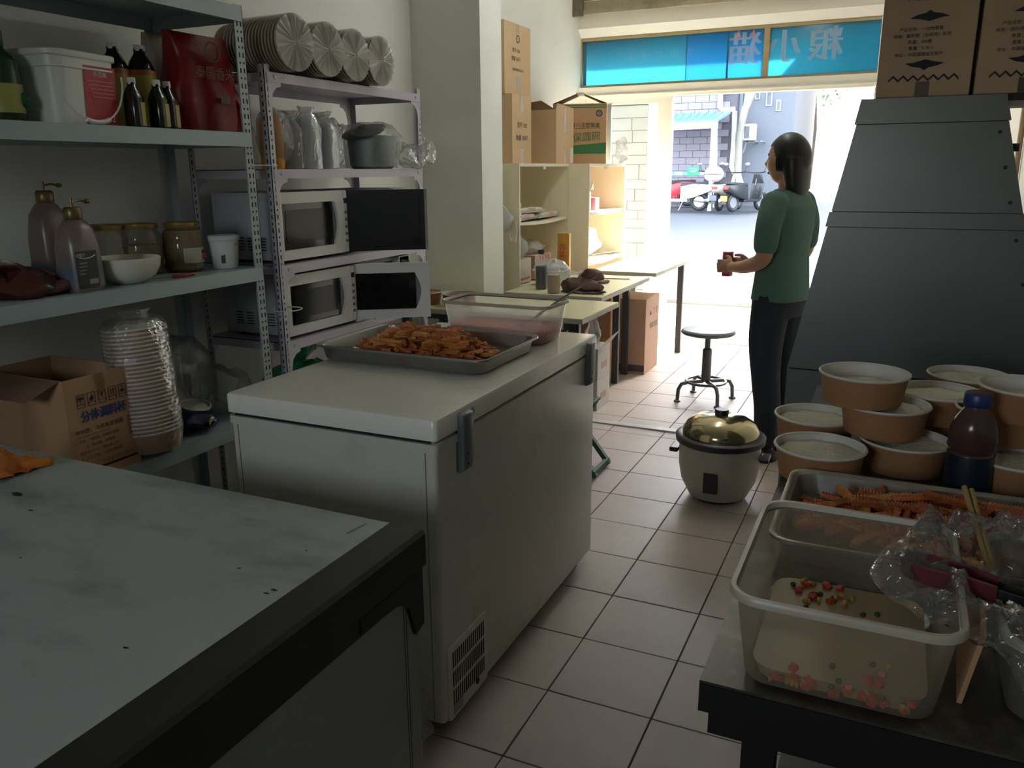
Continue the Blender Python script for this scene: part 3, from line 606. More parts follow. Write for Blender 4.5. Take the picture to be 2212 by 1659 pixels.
# ---- grey rack, middle shelf
z3 = GS3 + .001
def sp(px, py, dx): return Px(px, py, XF - dx).y
m_jug = M('jug_plastic', '74655f', .3, var=.15, scale=6); m_jug2 = M('jug_lower_dark', '5c646c', .3, var=.1); m_brass = M('pump_gold', '6e5c36', .35, .6, var=.1)
def jug(label, px, dx, lab, h=.205):
    y = sp(px, 600, dx); t = thing('pump_jug', label, 'jug', (XF - dx, y, z3), .15)
    MB().rloft([(.088, .108, .025, 0), (.094, .114, .028, .012), (.092, .112, .03, h * .6), (.082, .1, .035, h * .86), (.055, .066, .026, h * .97), (.044, .046, .02, h)]).build('body', m_jug, t, smooth=True)
    MB().rloft([(.0955, .1155, .028, .013), (.0945, .1145, .029, .075)], cap0=False, cap1=False).build('liquid_zone', m_jug2, t, smooth=True)
    c = MB().lathe([(.023, h), (.025, h + .004), (.025, h + .03), (.02, h + .036)], 18).build('pump_collar', m_brass, t, smooth=True)
    MB().tube([(0, 0, h + .03), (0, 0, h + .062)], .004, 8).build('pump_stem', m_brass, c)
    MB().tube([(0, 0, h + .05), (.0, .03, h + .054), (.005, .05, h + .05)], .0035, 8).build('pump_spout', m_brass, c)
    MB().ball((.006, .053, h + .05), (.008, .012, .007), 10, 6).build('nozzle', m_brass, c)
    if lab:
        l = MB().box(.0465, .0485, -.06, .018, .012, .118).build('label', M('label_black', '0c0b09', .5), t, bevel=.0)
        MB().tube([(.049, -.05, .1), (.0495, -.03, .096), (.049, -.005, .098), (.049, .012, .104)], .0014, 5).build('label_swoosh', m_cap_w, l)
        lettering('浓缩汁', l, m_cap_w, (.0488, -.045, .106), (0, 1, 0), (0, 0, 1), .012)
        for k in range(4): MB().box(.0485, .0492, -.052, -.02 - .004 * k, .082 - .01 * k, .085 - .01 * k).build('text_line', M('print_grey', '8d8c86', .6), l)
        MB().box(.0485, .0494, -.02, .012, .022, .036).build('barcode', M('barcode_pale', '8f9092', .6), l)
    return t
jug('pump jug of dark sauce with a black label beside the white bowl', 176, .07, True)
jug('taller pump jug with a red-topped pump behind the black-labelled jug', 122, .23, False, .25)
m_jar = film('jar_clear', (.5, .46, .38), haze=.22, gloss=.5, rough=.06, bump=.03, tint=(.9, .87, .8))
m_goldlid = M('lid_gold', 'a58648', .35, .5, var=.12)
def jar(label, px, dx, fill, fh, lab=False, R=.066, Hh=.17):
    t = thing('storage_jar', label, 'jar', (XF - dx, sp(px, 590, dx), z3), 0, 'gold-lidded jars on the grey rack')
    pr = [(R * .9, 0), (R, .008), (R * .97, Hh * .2), (R, Hh * .3), (R, Hh * .55), (R * .97, Hh * .6), (R, Hh * .66), (R * .95, Hh * .78), (R * .76, Hh * .88), (R * .74, Hh * .92)]
    MB().lathe([(r * .955, z + .004) for r, z in pr if z < fh] + [(R * .93, fh)], 24).build('filling', fill, t, smooth=True)
    MB().lathe(pr, 24, cap1=False).build('glass', m_jar, t, smooth=True)
    MB().lathe([(R * .84, Hh * .89), (R * .86, Hh * .9), (R * .86, Hh * .985), (R * .8, Hh), (R * .3, Hh * 1.005)], 26).build('lid', m_goldlid, t, smooth=True)
    if lab:
        a0 = .0
        MB().loft([[(R * 1.012 * math.cos(a), R * 1.012 * math.sin(a), z) for a in np.linspace(-.75, .75, 9)] for z in (.03, .082)], False, False, close=False).build('label', M('label_cream', 'b8b29e', .6, var=.06), t)
        MB().ball((R * 1.01 * math.cos(.5), R * 1.01 * math.sin(.5), .05), (.006, .013, .013), 10, 6).build('label_motif', m_red, t)
        MB().ball((R * 1.01 * math.cos(.48), R * 1.01 * math.sin(.48), .066), (.006, .012, .006), 10, 6).build('label_leaf', m_capg, t)
    return t
m_pow1 = M('powder_brown', '7d6c50', .9, var=.15); m_pow2 = M('powder_cream', 'b3a67e', .9, var=.1); m_pow3 = M('powder_tan', 'a08658', .9, var=.1)
jar('gold-lidded jar with brown contents beside the pump jugs', 240, .30, m_pow1, .06)
jar('gold-lidded jar three quarters full of cream powder behind the white bowl', 314, .245, m_pow2, .095)
jar('gold-lidded jar of tan powder with a cream fruit label', 401, .17, m_pow3, .14, True)
wb = thing('white_bowl', 'round white china bowl on the grey rack', 'bowl', (XF - .085, sp(277, 600, .085), z3))
MB().lathe([(.045, 0), (.05, .004), (.082, .022), (.098, .05), (.1025, .078), (.1, .08), (.095, .05), (.078, .026), (.03, .012)], 36, cap1=True).build('bowl', M('china_white', 'd6d4c4', .2, var=.03), wb, smooth=True)
kn = thing('peeler', 'small red-handled peeler lying before the jars', 'peeler', (XF - .03, sp(372, 596, .03), z3), math.radians(80))
MB().loft([[(x, w * math.cos(a), .007 + .006 * math.sin(a)) for a in np.linspace(0, 2 * PI, 10, endpoint=False)] for x, w in ((0, .004), (.02, .008), (.05, .0085), (.08, .006))]).build('handle', M('handle_red', '8e1a1c', .35), kn, smooth=True)
MB().loft([[(x, w, .006), (x, -w, .006), (x, -w, .0075), (x, w, .0075)] for x, w in ((0, .003), (-.04, .005), (-.07, .001))]).build('blade', M('blade_steel', 'a6a59c', .25, .8), kn)
wt = thing('small_plastic_tub', 'small white plastic tub with printed side at the shelf end', 'tub', (XF - .1, sp(488, 575, .1), z3))
MB().lathe([(.042, 0), (.044, .004), (.052, .1), (.054, .102), (.055, .112), (.05, .114)], 26).build('tub', m_white, wt, smooth=True)
MB().lathe([(.0555, .098), (.057, .1), (.057, .112), (.052, .117)], 26, cap0=False).build('lid', m_white, wt, smooth=True)
MB().loft([[(.047 * math.cos(a) + .001, .047 * math.sin(a), z) for a in np.linspace(-1.1, -.8, 3)] for z in (.02, .05)], False, False, close=False).build('print', M('print_brown', '4a3a30', .6), wt)
lettering('NESTA', wt, M('print_grey2', '8f8f88', .6), (.0545, .005, .085), (0, 1, 0), (0, 0, 1), .012)
# crumpled dark red plastic bag
rb = thing('red_meat_bag', 'crumpled dark red plastic bags heaped at the rack front', 'plastic bag', (XF - .13, sp(30, 640, .12), z3), 0)
m_rfilm = M('bag_darkred', '4a1f18', .25, var=.5, scale=9, bump=.8, bscale=12)
MB().ball((0, .0, .03), (.11, .15, .04), 24, 14).crumple(.035, 11, 2., zmin=.001).build('lower_bag', m_rfilm, rb, smooth=50)
MB().ball((-.03, -.04, .075), (.08, .1, .035), 22, 12).crumple(.04, 13, 4., zmin=.03).build('upper_bag', MATS['bag_darkred'], rb, smooth=50)
MB().ball((.05, .08, .02), (.045, .09, .022), 20, 10).crumple(.015, 14, 6., zmin=.001).build('pale_film', M('film_pink', '7a5450', .25, var=.3, bump=.6, bscale=14), rb, smooth=50)

# ---- grey rack, lower shelf: printed carton
z4 = GS4 + .001
bx = thing('printed_carton', 'open cardboard carton printed with blue Chinese characters and handling symbols', 'cardboard box', (-2.29, 1.61, z4))
W2, D2, H2 = .36, .232, .312
def carton_walls(t, w, d, h, mat, th=.005):
    MB().box(w / 2 - th, w / 2, -d / 2, d / 2, 0, h).build('side', mat, t); MB().box(-w / 2, -w / 2 + th, -d / 2, d / 2, 0, h).build('side', mat, t)
    MB().box(-w / 2 + th, w / 2 - th, -d / 2, -d / 2 + th, 0, h).build('side', mat, t); MB().box(-w / 2 + th, w / 2 - th, d / 2 - th, d / 2, 0, h).build('side', mat, t)
    MB().box(-w / 2 + th, w / 2 - th, -d / 2 + th, d / 2 - th, 0, th).build('bottom', mat, t)
carton_walls(bx, W2, D2, H2, m_kraft)
fx = W2 / 2 + .0005
# flaps: left one folded outwards, right one drooping beside the stack
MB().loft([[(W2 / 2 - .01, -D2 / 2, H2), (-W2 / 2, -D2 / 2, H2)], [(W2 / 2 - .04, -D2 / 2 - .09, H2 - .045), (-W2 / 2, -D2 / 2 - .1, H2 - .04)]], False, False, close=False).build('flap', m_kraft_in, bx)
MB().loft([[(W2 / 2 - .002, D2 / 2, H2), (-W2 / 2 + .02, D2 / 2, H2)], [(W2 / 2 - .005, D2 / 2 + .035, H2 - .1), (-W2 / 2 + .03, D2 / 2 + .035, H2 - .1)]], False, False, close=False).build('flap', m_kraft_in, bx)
m_blue = M('print_blue', '2a3f78', .7, var=.1); m_pred = M('print_red', '8a3a2c', .7, var=.1)
up = (0, 0, 1); rt = (0, 1, 0)
for k in range(5):
    y = -.066 + .036 * k; s_ = MB()
    for a in ((y - .013, y - .012, .222, .262), (y + .012, y + .013, .222, .262), (y - .013, y + .013, .261, .262), (y - .013, y + .013, .222, .223), (y - .013, y + .013, .232, .233)): s_.box(fx, fx + .0012, *a)
    s_.build('symbol_frame', m_print, bx)
    g = MB()
    if k == 0:
        g.prism([(.010 * math.cos(a), .009 * math.sin(a)) for a in np.linspace(0, PI, 9)], 0, .0012, Matrix(((0, 0, 1, fx), (1, 0, 0, y), (0, 1, 0, .246), (0, 0, 0, 1)))).box(fx, fx + .001, y - .0008, y + .0008, .236, .247)
    elif k == 1: g.prism([(-.004, 0), (.004, 0), (.007, .008), (.001, .02), (-.002, .01), (-.006, .008)], 0, .0012, Matrix(((0, 0, 1, fx), (1, 0, 0, y), (0, 1, 0, .236), (0, 0, 0, 1))))
    elif k == 2: g.prism([(-.006, .016), (.006, .016), (.001, .004), (.001, 0), (-.001, 0), (-.001, .004)], 0, .0012, Matrix(((0, 0, 1, fx), (1, 0, 0, y), (0, 1, 0, .238), (0, 0, 0, 1))))
    elif k == 3:
        for dy in (-.004, .004): g.box(fx, fx + .0012, y + dy - .0008, y + dy + .0008, .237, .252).prism([(-.003, 0), (.003, 0), (0, .005)], 0, .0012, Matrix(((0, 0, 1, fx), (1, 0, 0, y + dy), (0, 1, 0, .251), (0, 0, 0, 1))))
    else: g.box(fx, fx + .0012, y - .006, y + .006, .238, .246).box(fx, fx + .0012, y - .001, y + .001, .249, .258)
    g.build('symbol', m_print, bx)
lettering('分体调料杯', bx, m_blue, (fx, .005, .192), rt, up, .037, bold=.0012, squash=.85)
lettering('PP材质，冷冻食品容器', bx, m_print, (fx, -.015, .15), rt, up, .0165)
MB().box(fx, fx + .001, -.095, .02, .136, .1368).build('rule', m_print, bx)
for k, s in enumerate(('1、密实、可微波、印刷无沾染', '2、耐油脂、抗酸碱', '3、耐高温120℃，耐低温-20℃', '4、卫生环保、可回收再利用')):
    lettering(s, bx, m_print, (fx, -.03 + .012 * (k % 2), .122 - .018 * k), rt, up, .0115)
lettering('宁波金禾包装股份', bx, m_pred, (fx, .035, .044), rt, up, .014)
lettering('食品级材质', bx, m_print, (fx, .086, .13), (0, 0, -1), (0, 1, 0), .013)
MB().box(fx, fx + .001, -.115, .115, .026, .033).build('tape_band', m_print, bx)
MB().loft([[(fx, -.03 + .018 * u, H2 - .001), (fx + .002, -.03 + .018 * u + .014, H2 + .0)] for u in (0, 1)] and [[(fx + .001, -.012, H2), (fx + .001, .016, H2)], [(fx + .004, -.01, H2 - .03), (fx + .003, .016, H2 - .028)], [(fx + .001, -.004, H2 - .065), (fx + .001, .012, H2 - .06)]], False, False, close=False).build('tape', M('tape_brown_clear', '8f7552', .15), bx)
# leaning stack of paper bowls in a bag
m_bowl_out = M('bowl_kraft', '9a6f47', .7, var=.06); m_bowl_in = M('bowl_white', 'c9c4b6', .5, var=.03); m_rice = M('rice', 'e2dabc', .7, var=.12, scale=90, bump=1.2, bscale=130)
def bowl_mesh(R=.095, H=.068, n=32, name='paper_bowl'):
    mb = MB().lathe([(R * .85, 0), (R * .865, .004), (R * .968, H - .004)], n, cap1=False)
    k0 = len(mb.f); mb.ring(R * .985, .0032, H - .003, n=n, m=6); mb.lathe([(R * .962, H - .003), (R * .85, .006)], n, cap0=False)
    me = mb.mesh(name, [m_bowl_out, m_bowl_in], smooth=True)
    cs = [0 if i < k0 else 1 for i in range(len(me.polygons))]; me.polygons.foreach_set('material_index', cs); return me
stk_me = bowl_mesh(n=28)
p0 = Px(338, 985, -2.125); p1 = Px(287, 712, -2.16); base = Vector((-2.13, p0.y, z4 + .018)); ax = Vector((-.03, p1.y - p0.y, .415)).normalized()
qt = ax.to_track_quat('Z', 'Y').to_euler()
for k in range(27):
    c_ = base + ax * (.0128 * k + (0 if k else 0))
    o = link('paper_bowl', stk_me, None, c_, qt, label='white-rimmed kraft paper bowl in the tall leaning stack beside the printed carton', category='bowl', group='kraft bowls in the leaning stack')
sl_ = thing('bowl_stack_bag', 'clear plastic bag around the leaning bowl stack', 'plastic bag', base, 0); sl_.rotation_euler = qt
MB().lathe([(.086, .0), (.1, .066), (.101, .2), (.1, .4), (.085, .425), (.045, .435), (.065, .455)], 40, cap0=False, cap1=False).crumple(.005, 22, 3).build('film', f_wrap, sl_, smooth=50)
# white bowls and blue packet between stack and freezer, bags around
pb = Px(425, 895, -2.2); 
for k, (px, py, X, tilt) in enumerate(((378, 860, -2.3, 1.1), (422, 880, -2.22, .25))):
    p = Px(px, py, X); link('round_paper_disc', MB().lathe([(.05, 0), (.052, .003), (.054, .012), (.05, .013), (.048, .004)], 26).mesh('round_paper_disc', m_bowl_in, smooth=True), None, (p.x, p.y, max(z4 + .005, p.z)), (0, tilt, 0), label=('pale round paper lid standing upright' if not k else 'pale round paper lid resting on the blue packet') + ' behind the bowl stack', category='lid')
bl = bag('blue_packet', 'shiny dark blue plastic packet with yellow star print beside the bowl stack', (-2.2, Px(418, 930, -2.2).y, z4), (.17, .16, .085), M('packet_blue', '101c3e', .2, var=.3, scale=7, bump=.5, bscale=10), .018, 13, 4., knot=False)
MB().prism([(.014 * (1 if i % 2 else .45) * math.cos(i * PI / 5), .014 * (1 if i % 2 else .45) * math.sin(i * PI / 5)) for i in range(10)], 0, .003, TR(.085, .0, .042) @ Matrix.Rotation(PI / 2, 4, 'Y')).build('star_print', M('print_yellow', 'c0b04a', .5), bl)
bag('clear_bag', 'large limp clear plastic bag slumped behind the leaning bowl stack', (-2.33, 2.08, z4), (.24, .3, .34), f_dark, .05, 9, 8., knot=False)
bag('clear_bag', 'clear plastic bag bunched against the lilac rack post', (-2.27, 2.23, z4), (.22, .18, .22), f_dark, .04, 11, 9., knot=False)
bag('green_bag', 'dark green plastic bag stuffed under the lowest microwave shelf', (-2.25, 2.72, PS[4] + .002), (.3, .46, .27), f_green, .05, 9, 3., knot=True)

# ------------------------------------------------------------------ lilac rack: bowl stacks on top
zt1 = PS[0] + .001
R_ = .098
for s_, (px, R_, yaw) in enumerate(((627, .1, .05), (697, .099, .02), (756, .098, 0), (812, .096, -.02))):
    yc = Px(px, 105, XF + .03).y; x1 = XF + .05; nb_ = 17
    t_lab = ('first', 'second', 'third', 'fourth')[s_] + ' lying stack from the grey rack'
    for k in range(nb_):
        link('paper_bowl', stk_me, None, (x1 - .066 - .0155 * k, yc + yaw * (.0155 * k), zt1 + R_ + .0035), (0, PI / 2, -yaw), label='kraft bowl in the ' + t_lab + ' on the rack top', category='bowl', group='kraft bowls in the ' + t_lab)
    w = thing('bowl_stack_wrap', 'clear film wrapped round the ' + t_lab, 'plastic wrap', (x1 + .006, yc, zt1 + R_ + .0035), 0)
    w.rotation_euler = (0, PI / 2, -yaw)
    fm = MB(); n = 48; loops = []
    for rr_, zz in ((.0995, -.003), (.098, 0), (.07, .002), (.035, .001), (.004, .004)):
        loops.append([((rr_) * math.cos(2 * PI * i / n), rr_ * math.sin(2 * PI * i / n), zz + (.003 * math.sin(i * 2.7 + s_) * (rr_ / .1) if 0 < rr_ < .099 and zz >= 0 else 0)) for i in range(n)])
    fm.loft(loops, False, True).build('film', film('wrap_pleat', (.93, .92, .86), haze=.4, gloss=.5, rough=.1, bump=.25, bscale=40), w, smooth=25)
    MB().lathe([(.1005, -.31), (.1008, -.15), (.1005, -.003)], 48, cap0=False, cap1=False).build('sleeve', film('wrap_sleeve', (.95, .95, .92), haze=.05, gloss=.3, rough=.1, bump=.15, bscale=40), w, smooth=25)
    tw_ = MB()
    for k in range(16):
        a = k * 2 * PI / 16 + rnd(-.15, .15); rr_ = rnd(.05, .095)
        tw_.tube([(.006 * math.cos(a), .006 * math.sin(a), .005), (rr_ * math.cos(a + .06), rr_ * math.sin(a + .06), .0035)], [.0016, .0005], 4)
    tw_.build('pleats', M('pleat_white', 'dedbd0', .25), w, kind='stuff')
# ---- second shelf: wrapped things
zp2 = PS[1] + .001
def yp(px, dx=.06, py=355): return Px(px, py, XF - dx).y
ob = bottle('orange_bottle', 'orange plastic bottle inside a clear bag at the lilac rack post', (XF - .1, yp(590, .1) , zp2), [(.042, 0), (.044, .01), (.044, .165), (.035, .185), (.03, .2)], M('bottle_orange', 'd08a22', .4, var=.06), (.03, .2, .225), m_cap_w)
bag('clear_bag', 'clear bag pulled over the orange bottle', (XF - .1, yp(598, .1), zp2), (.14, .13, .25), f_clear, .02, 14, 2., knot=False)
m_cyl = M('tub_grey', 'a9abb0', .4, var=.05)
for k, (px, dx, h, lab) in enumerate(((632, .12, .19, 'nearest the orange bottle'), (668, .08, .2, 'between two others'), (705, .1, .19, 'nearest the green pot'))):
    t = thing('wrapped_jar', 'pale cylindrical jar in hazy plastic ' + lab, 'jar', (XF - dx, yp(px, dx), zp2), 0, 'jars wrapped in hazy plastic')
    MB().lathe([(.042, 0), (.044, .005), (.044, h * .8), (.03, h * .87), (.03, h * .92)], 22).build('jar', m_cyl, t, smooth=True)
    MB().lathe([(.056, .003), (.052, h * .4), (.056, h * .78), (.03, h), (.02, h * 1.06), (.035, h * 1.18)], 26, cap0=False, cap1=False).crumple(.012, 17, k + 3., zmin=.001).build('film', f_hazy, t, smooth=50)
bag('grey_film_heap', 'heap of thin grey plastic film behind the wrapped jars', (XF - .26, yp(735, .26), zp2), (.2, .38, .22), f_dark, .05, 9, 5., knot=False)
gp = thing('green_pot', 'grey-green pot with a tilted dark lid in a clear bag', 'pot', (XF - .1, yp(805, .1), zp2))
MB().lathe([(.085, 0), (.1, .012), (.107, .1), (.11, .14), (.113, .142), (.105, .14), (.1, .02)], 30).build('pot', M('enamel_green', '8a9c94', .35, var=.05), gp, smooth=True)
MB().lathe([(.095, 0), (.1, .006), (.07, .016), (.02, .024), (.018, .034), (.004, .036)], 30).xf(TR(-.005, -.05, .155) @ Matrix.Rotation(.38, 4, 'X')).build('lid', M('lid_dark', '4a5350', .4, var=.08), gp, smooth=True)
MB().lathe([(.118, .003), (.124, .08), (.128, .15), (.1, .19), (.06, .2)], 34, cap0=False, cap1=False).crumple(.018, 12, 6., zmin=.001).build('bag', f_clear, gp, smooth=50)
bag('crumpled_bag', 'crumpled clear bag hanging over the far post of the lilac rack', (XF + .0, PY1 - .07, zp2), (.16, .2, .12), f_clear, .05, 18, 7., knot=False)
# ------------------------------------------------------------------ microwaves
m_mw = M('microwave_white', 'dadad6', .35, var=.03); m_mwside = M('microwave_side', 'a3a5a8', .45, var=.05); m_mwglass = M('microwave_glass', '10110f', .08, var=.1, spec=.6); m_mwdark = M('microwave_inside', '1a1b1b', .5)
m_btn = M('button_grey', '6d6e70', .5)
def microwave(label, y0, z, w, h, rz=0., open_deg=None, black=False, x=None, dwf=.93):
    xf_ = XF - .02 if x is None else x
    t = thing('microwave', label, 'microwave', (xf_, y0, z), rz, 'microwaves on the lilac rack'); d = .33; dw = w * dwf
    MB().box(-d, -.03, 0, w, .012, h).build('body', m_mwside, t, smooth=True, bevel=.006)
    v = MB()
    for i in range(4):
        for j in range(5): v.box(-.27 + .055 * i, -.235 + .055 * i, -.0012, 0, .05 + .011 * j, .054 + .011 * j)
    v.build('vent_slots', m_mwdark, t, kind='stuff')
    for xx in (-.28, -.07):
        for yy in (.04, w - .04): MB().lathe([(.012, 0), (.014, .013)], 10, xx, yy).build('foot', m_mwdark, t)
    cp = MB().box(-.03, 0, dw + .002, w, .012, h).build('control_panel', m_mw, t, smooth=True, bevel=.006)
    for k in range(5): MB().box(0, .002, dw + .008, w - .008, h * (.2 + .11 * k), h * (.2 + .11 * k) + .012).build('button', m_btn, cp)
    MB().box(0, .002, dw + .006, w - .006, h * .8, h * .88).build('display', m_mwdark, cp)
    dr = bpy.data.objects.new('door', None); 
    bpy.data.objects.remove(dr)
    MT = TR(-.03, 0, 0) @ rot_z(0 if open_deg is None else -math.radians(open_deg))
    fr_ = MB(); wy0, wy1, wz0, wz1 = (.022, dw - .065, .05, h - .042) if not black else (.008, dw - .02, .03, h - .02)
    fr_.box(0, .03, 0, dw, .012, wz0).box(0, .03, 0, dw, wz1, h).box(0, .03, 0, wy0, wz0, wz1)
    # right stile with a curved inner edge (the handle)
    n_ = 9; zz_ = np.linspace(wz0, wz1, n_)
    cur = [(wy1 + (.0 if black else .026) * math.sin(PI * (z_ - wz0) / (wz1 - wz0)), z_) for z_ in zz_]
    fr_.loft([[(0, y_, z_) for y_, z_ in cur] + [(0, dw, wz1), (0, dw, wz0)], [(.034, y_, z_) for y_, z_ in cur] + [(.034, dw, wz1), (.034, dw, wz0)]])
    do = fr_.xf(MT).build('door', m_mw if not black else M('microwave_black', '181a1a', .12, spec=.6), t, smooth=20)
    MB().box(.012, .02, wy0, wy1 + .003, wz0, wz1, MT).build('door_glass', m_mwglass, do)
    if not black:
        MB().loft([[(.014, wy1 - .004, z_) for z_ in zz_], [(.022, y_ + .002, z_) for y_, z_ in cur]], False, False, close=False).xf(MT).build('handle_recess', M('handle_grey', '77787a', .4), do)
        MB().rloft([(wz1 - wz0 - .05, wy1 - wy0 - .05, .012, 0), (wz1 - wz0 - .05, wy1 - wy0 - .05, .012, .001)], n=4).xf(MT @ TR(.0205, (wy0 + wy1) / 2, (wz0 + wz1) / 2) @ Matrix.Rotation(PI / 2, 4, 'Y')).build('window_mesh', M('mesh_dark', '171817', .1, var=.3, scale=30, spec=.3), do)
    else:
        MB().box(-.001, .032, dw, dw + .012, .012, h, MT).build('edge_trim', M('trim_grey', '9a9ca0', .4), do)
    if open_deg is not None:
        MB().box(-.031, -.0295, .012, dw - .012, .03, h - .02).build('cavity', m_mwdark, t)
    return t
zm = PS[2] + .001; zm2 = PS[3] + .001
yA = Px(602, 470, XF - .02).y
microwave('white microwave with shut door on the upper microwave shelf', yA, zm, .435, .268)
microwave('microwave with its black glass door swung open on the upper shelf', yA + .46, zm, .44, .268, open_deg=54, black=True, dwf=.76)
microwave('white microwave with shut door on the lower microwave shelf', yA + .012, zm2, .43, .25, rz=-.03)
mwd = microwave('white microwave with its door swung open on the lower shelf', yA + .47, zm2, .44, .252, open_deg=57, dwf=.78)
MB().box(-.0296, .0, .345, .43, .205, .248).build('upper_fascia', m_mw, mwd); lettering('Midea', mwd, m_btn, (.0012, .388, .226), (0, 1, 0), (0, 0, 1), .022)
MB().box(-.0295, -.028, .12, .25, .215, .24).build('sticker', M('sticker_cream', 'b8b49c', .6), mwd)
cb = thing('black_extension_lead', 'black power lead looping beside the lower microwaves', 'power lead', (XF - .01, yA + .47, zm2))
MB().tube([(-.06, -.02, .05), (-.01, .02, .06), (.03, .07, .035), (.045, .11, .006), (.03, .16, .004)], .0035, 6).build('cord', m_mwdark, cb, smooth=True)
MB().tube([(-.06, -.02, .035), (.0, .0, .045), (.035, .03, .02), (.035, .06, .004)], .0035, 6).build('cord', m_mwdark, cb, smooth=True)
ad = thing('power_adapter', 'small white plug adapter beside the lower microwaves', 'adapter', (XF - .05, yA + .445, zm2))
MB().box(0, .045, 0, .055, 0, .035).build('case', m_white, ad, smooth=True, bevel=.006)
# ------------------------------------------------------------------ chest freezer
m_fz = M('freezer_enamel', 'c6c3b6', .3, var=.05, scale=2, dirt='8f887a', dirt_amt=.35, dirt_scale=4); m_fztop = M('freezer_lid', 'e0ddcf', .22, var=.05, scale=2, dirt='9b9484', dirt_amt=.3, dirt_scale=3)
m_hinge = M('hinge_grey', '5d6664', .45, var=.15)
FX0, FX1, FY0, FY1, FZ = -1.584, -.937, 1.58, 2.727, .883
fz = thing('chest_freezer', 'white chest freezer with grey hinges standing on castors', 'freezer', ((FX0 + FX1) / 2, (FY0 + FY1) / 2, 0))
w, l = FX1 - FX0, FY1 - FY0
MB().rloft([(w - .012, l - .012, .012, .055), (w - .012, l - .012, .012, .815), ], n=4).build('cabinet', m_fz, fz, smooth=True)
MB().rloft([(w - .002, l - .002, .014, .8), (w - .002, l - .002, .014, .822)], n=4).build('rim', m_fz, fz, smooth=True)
MB().rloft([(w - .02, l - .02, .012, .822), (w - .02, l - .02, .012, .832)], n=4).build('gasket', M('gasket_grey', '958f82', .7), fz)
MB().box(-w / 2 + .02, w / 2 - .02, -l / 2 + .0085, -l / 2 + .0105, .8225, .8315).build('lid_gap', m_dark, fz)
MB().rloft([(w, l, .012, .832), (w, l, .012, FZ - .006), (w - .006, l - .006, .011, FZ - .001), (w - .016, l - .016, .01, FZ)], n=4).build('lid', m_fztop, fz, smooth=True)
for y in (FY0 + .135, FY1 - .085):
    yl = y - (FY0 + FY1) / 2
    h = MB().loft([[(w / 2 - .004, yl + a, z) for a, z in ((-.03, .875), (.03, .875), (.032, .86), (.03, .74), (.016, .716), (-.03, .716))], [(w / 2 + .016, yl + a * .86, z) for a, z in ((-.03, .868), (.03, .868), (.032, .855), (.03, .745), (.016, .724), (-.03, .724))]]).build('hinge', m_hinge, fz, smooth=True, bevel=.004)
    for z in (.74, .765): MB().lathe([(.004, 0), (.0035, .003)], 8).xf(TR(w / 2 + .014, yl - .008, z) @ Matrix.Rotation(PI / 2, 4, 'Y')).build('screw', m_dark, h)
MB().lathe([(.009, 0), (.008, .003), (.004, .004)], 14).xf(TR(w / 2 + .0005, FY0 + .185 - (FY0 + FY1) / 2, .862) @ Matrix.Rotation(PI / 2, 4, 'Y')).build('lid_plug', M('plug_grey', '9a978a', .5), fz)
# side trim lines on near face and compressor grille
for x in (-w / 2 + .03, w / 2 - .035): MB().box(x - .001, x + .001, -l / 2 + .0045, -l / 2 + .0058, .06, .8).build('seam', M('seam_grey', '7c786c', .6), fz)
g0, g1 = FY0 + .03 - (FY0 + FY1) / 2, FY0 + .245 - (FY0 + FY1) / 2
gp_ = MB().rloft([(.215, .225, .014, 0), (.213, .223, .014, .004)], n=4).xf(TR(w / 2 - .0058, (g0 + g1) / 2, .153) @ Matrix.Rotation(PI / 2, 4, 'Y')).build('grille_plate', m_fz, fz, smooth=True)
sl2 = MB()
for r in range(3):
    for k in range(16):
        y = g0 + .02 + k * .0115
        sl2.box(w / 2 - .0015, w / 2 - .0008, y, y + .005, .24 - .056 * r - .045, .24 - .056 * r)
sl2.build('slots', m_dark, gp_, kind='stuff')
MB().lathe([(.009, 0), (.008, .003)], 12).xf(TR(w / 2 - .0018, g0 + .155, .075) @ Matrix.Rotation(PI / 2, 4, 'Y')).build('cap_screw', m_dark, gp_)
MB().box(w / 2 - .0018, w / 2 - .0008, g0 + .02, g0 + .07, .055, .085).build('rating_label', M('label_pale', '9a978c', .6), gp_)
for sx in (-1, 1):
    for sy in (-1, 1):
        c = MB().lathe([(.028, -.012), (.03, -.008), (.03, .008), (.028, .012)], 16).xf(TR(sx * (w / 2 - .05), sy * (l / 2 - .09), .03) @ Matrix.Rotation(PI / 2, 4, 'Y')).build('castor', M('castor_black', '1f1c18', .6), fz, smooth=True)
        MB().box(sx * (w / 2 - .05) - .018, sx * (w / 2 - .05) + .018, sy * (l / 2 - .09) - .02, sy * (l / 2 - .09) + .02, .045, .056).build('castor_plate', m_hinge, c)
# worn spots on the lid
# ---- steel tray of crinkle fries
m_steel = M('tray_steel', '9a9a94', .32, .85, var=.12, scale=6, dirt='5c4a38', dirt_amt=.5, dirt_scale=5)
def tray(label, cx, cy, z, w, d, h, rz=0.):
    t = thing('steel_tray', label, 'tray', (cx, cy, z), rz)
    MB().rloft([(w - .07, d - .07, .03, 0), (w - .045, d - .045, .035, .004), (w - .028, d - .028, .035, h - .004), (w - .016, d - .016, .036, h), (w, d, .038, h), (w, d, .038, h - .006)], cap1=False).build('pan', m_steel, t, smooth=True)
    MB().rloft([(w - .06, d - .06, .03, .0055), (w - .05, d - .05, .034, .008), (w - .032, d - .032, .034, h - .004), (w - .016, d - .016, .036, h + .0004)], cap1=False).build('inner_surface', m_steel, t, smooth=True)
    return t
TLX, TLY, TLZ = -1.315, 2.195, FZ + .0005
tray('steel tray heaped with crinkle-cut fries on the chest freezer', TLX, TLY, TLZ, .6, .42, .05)
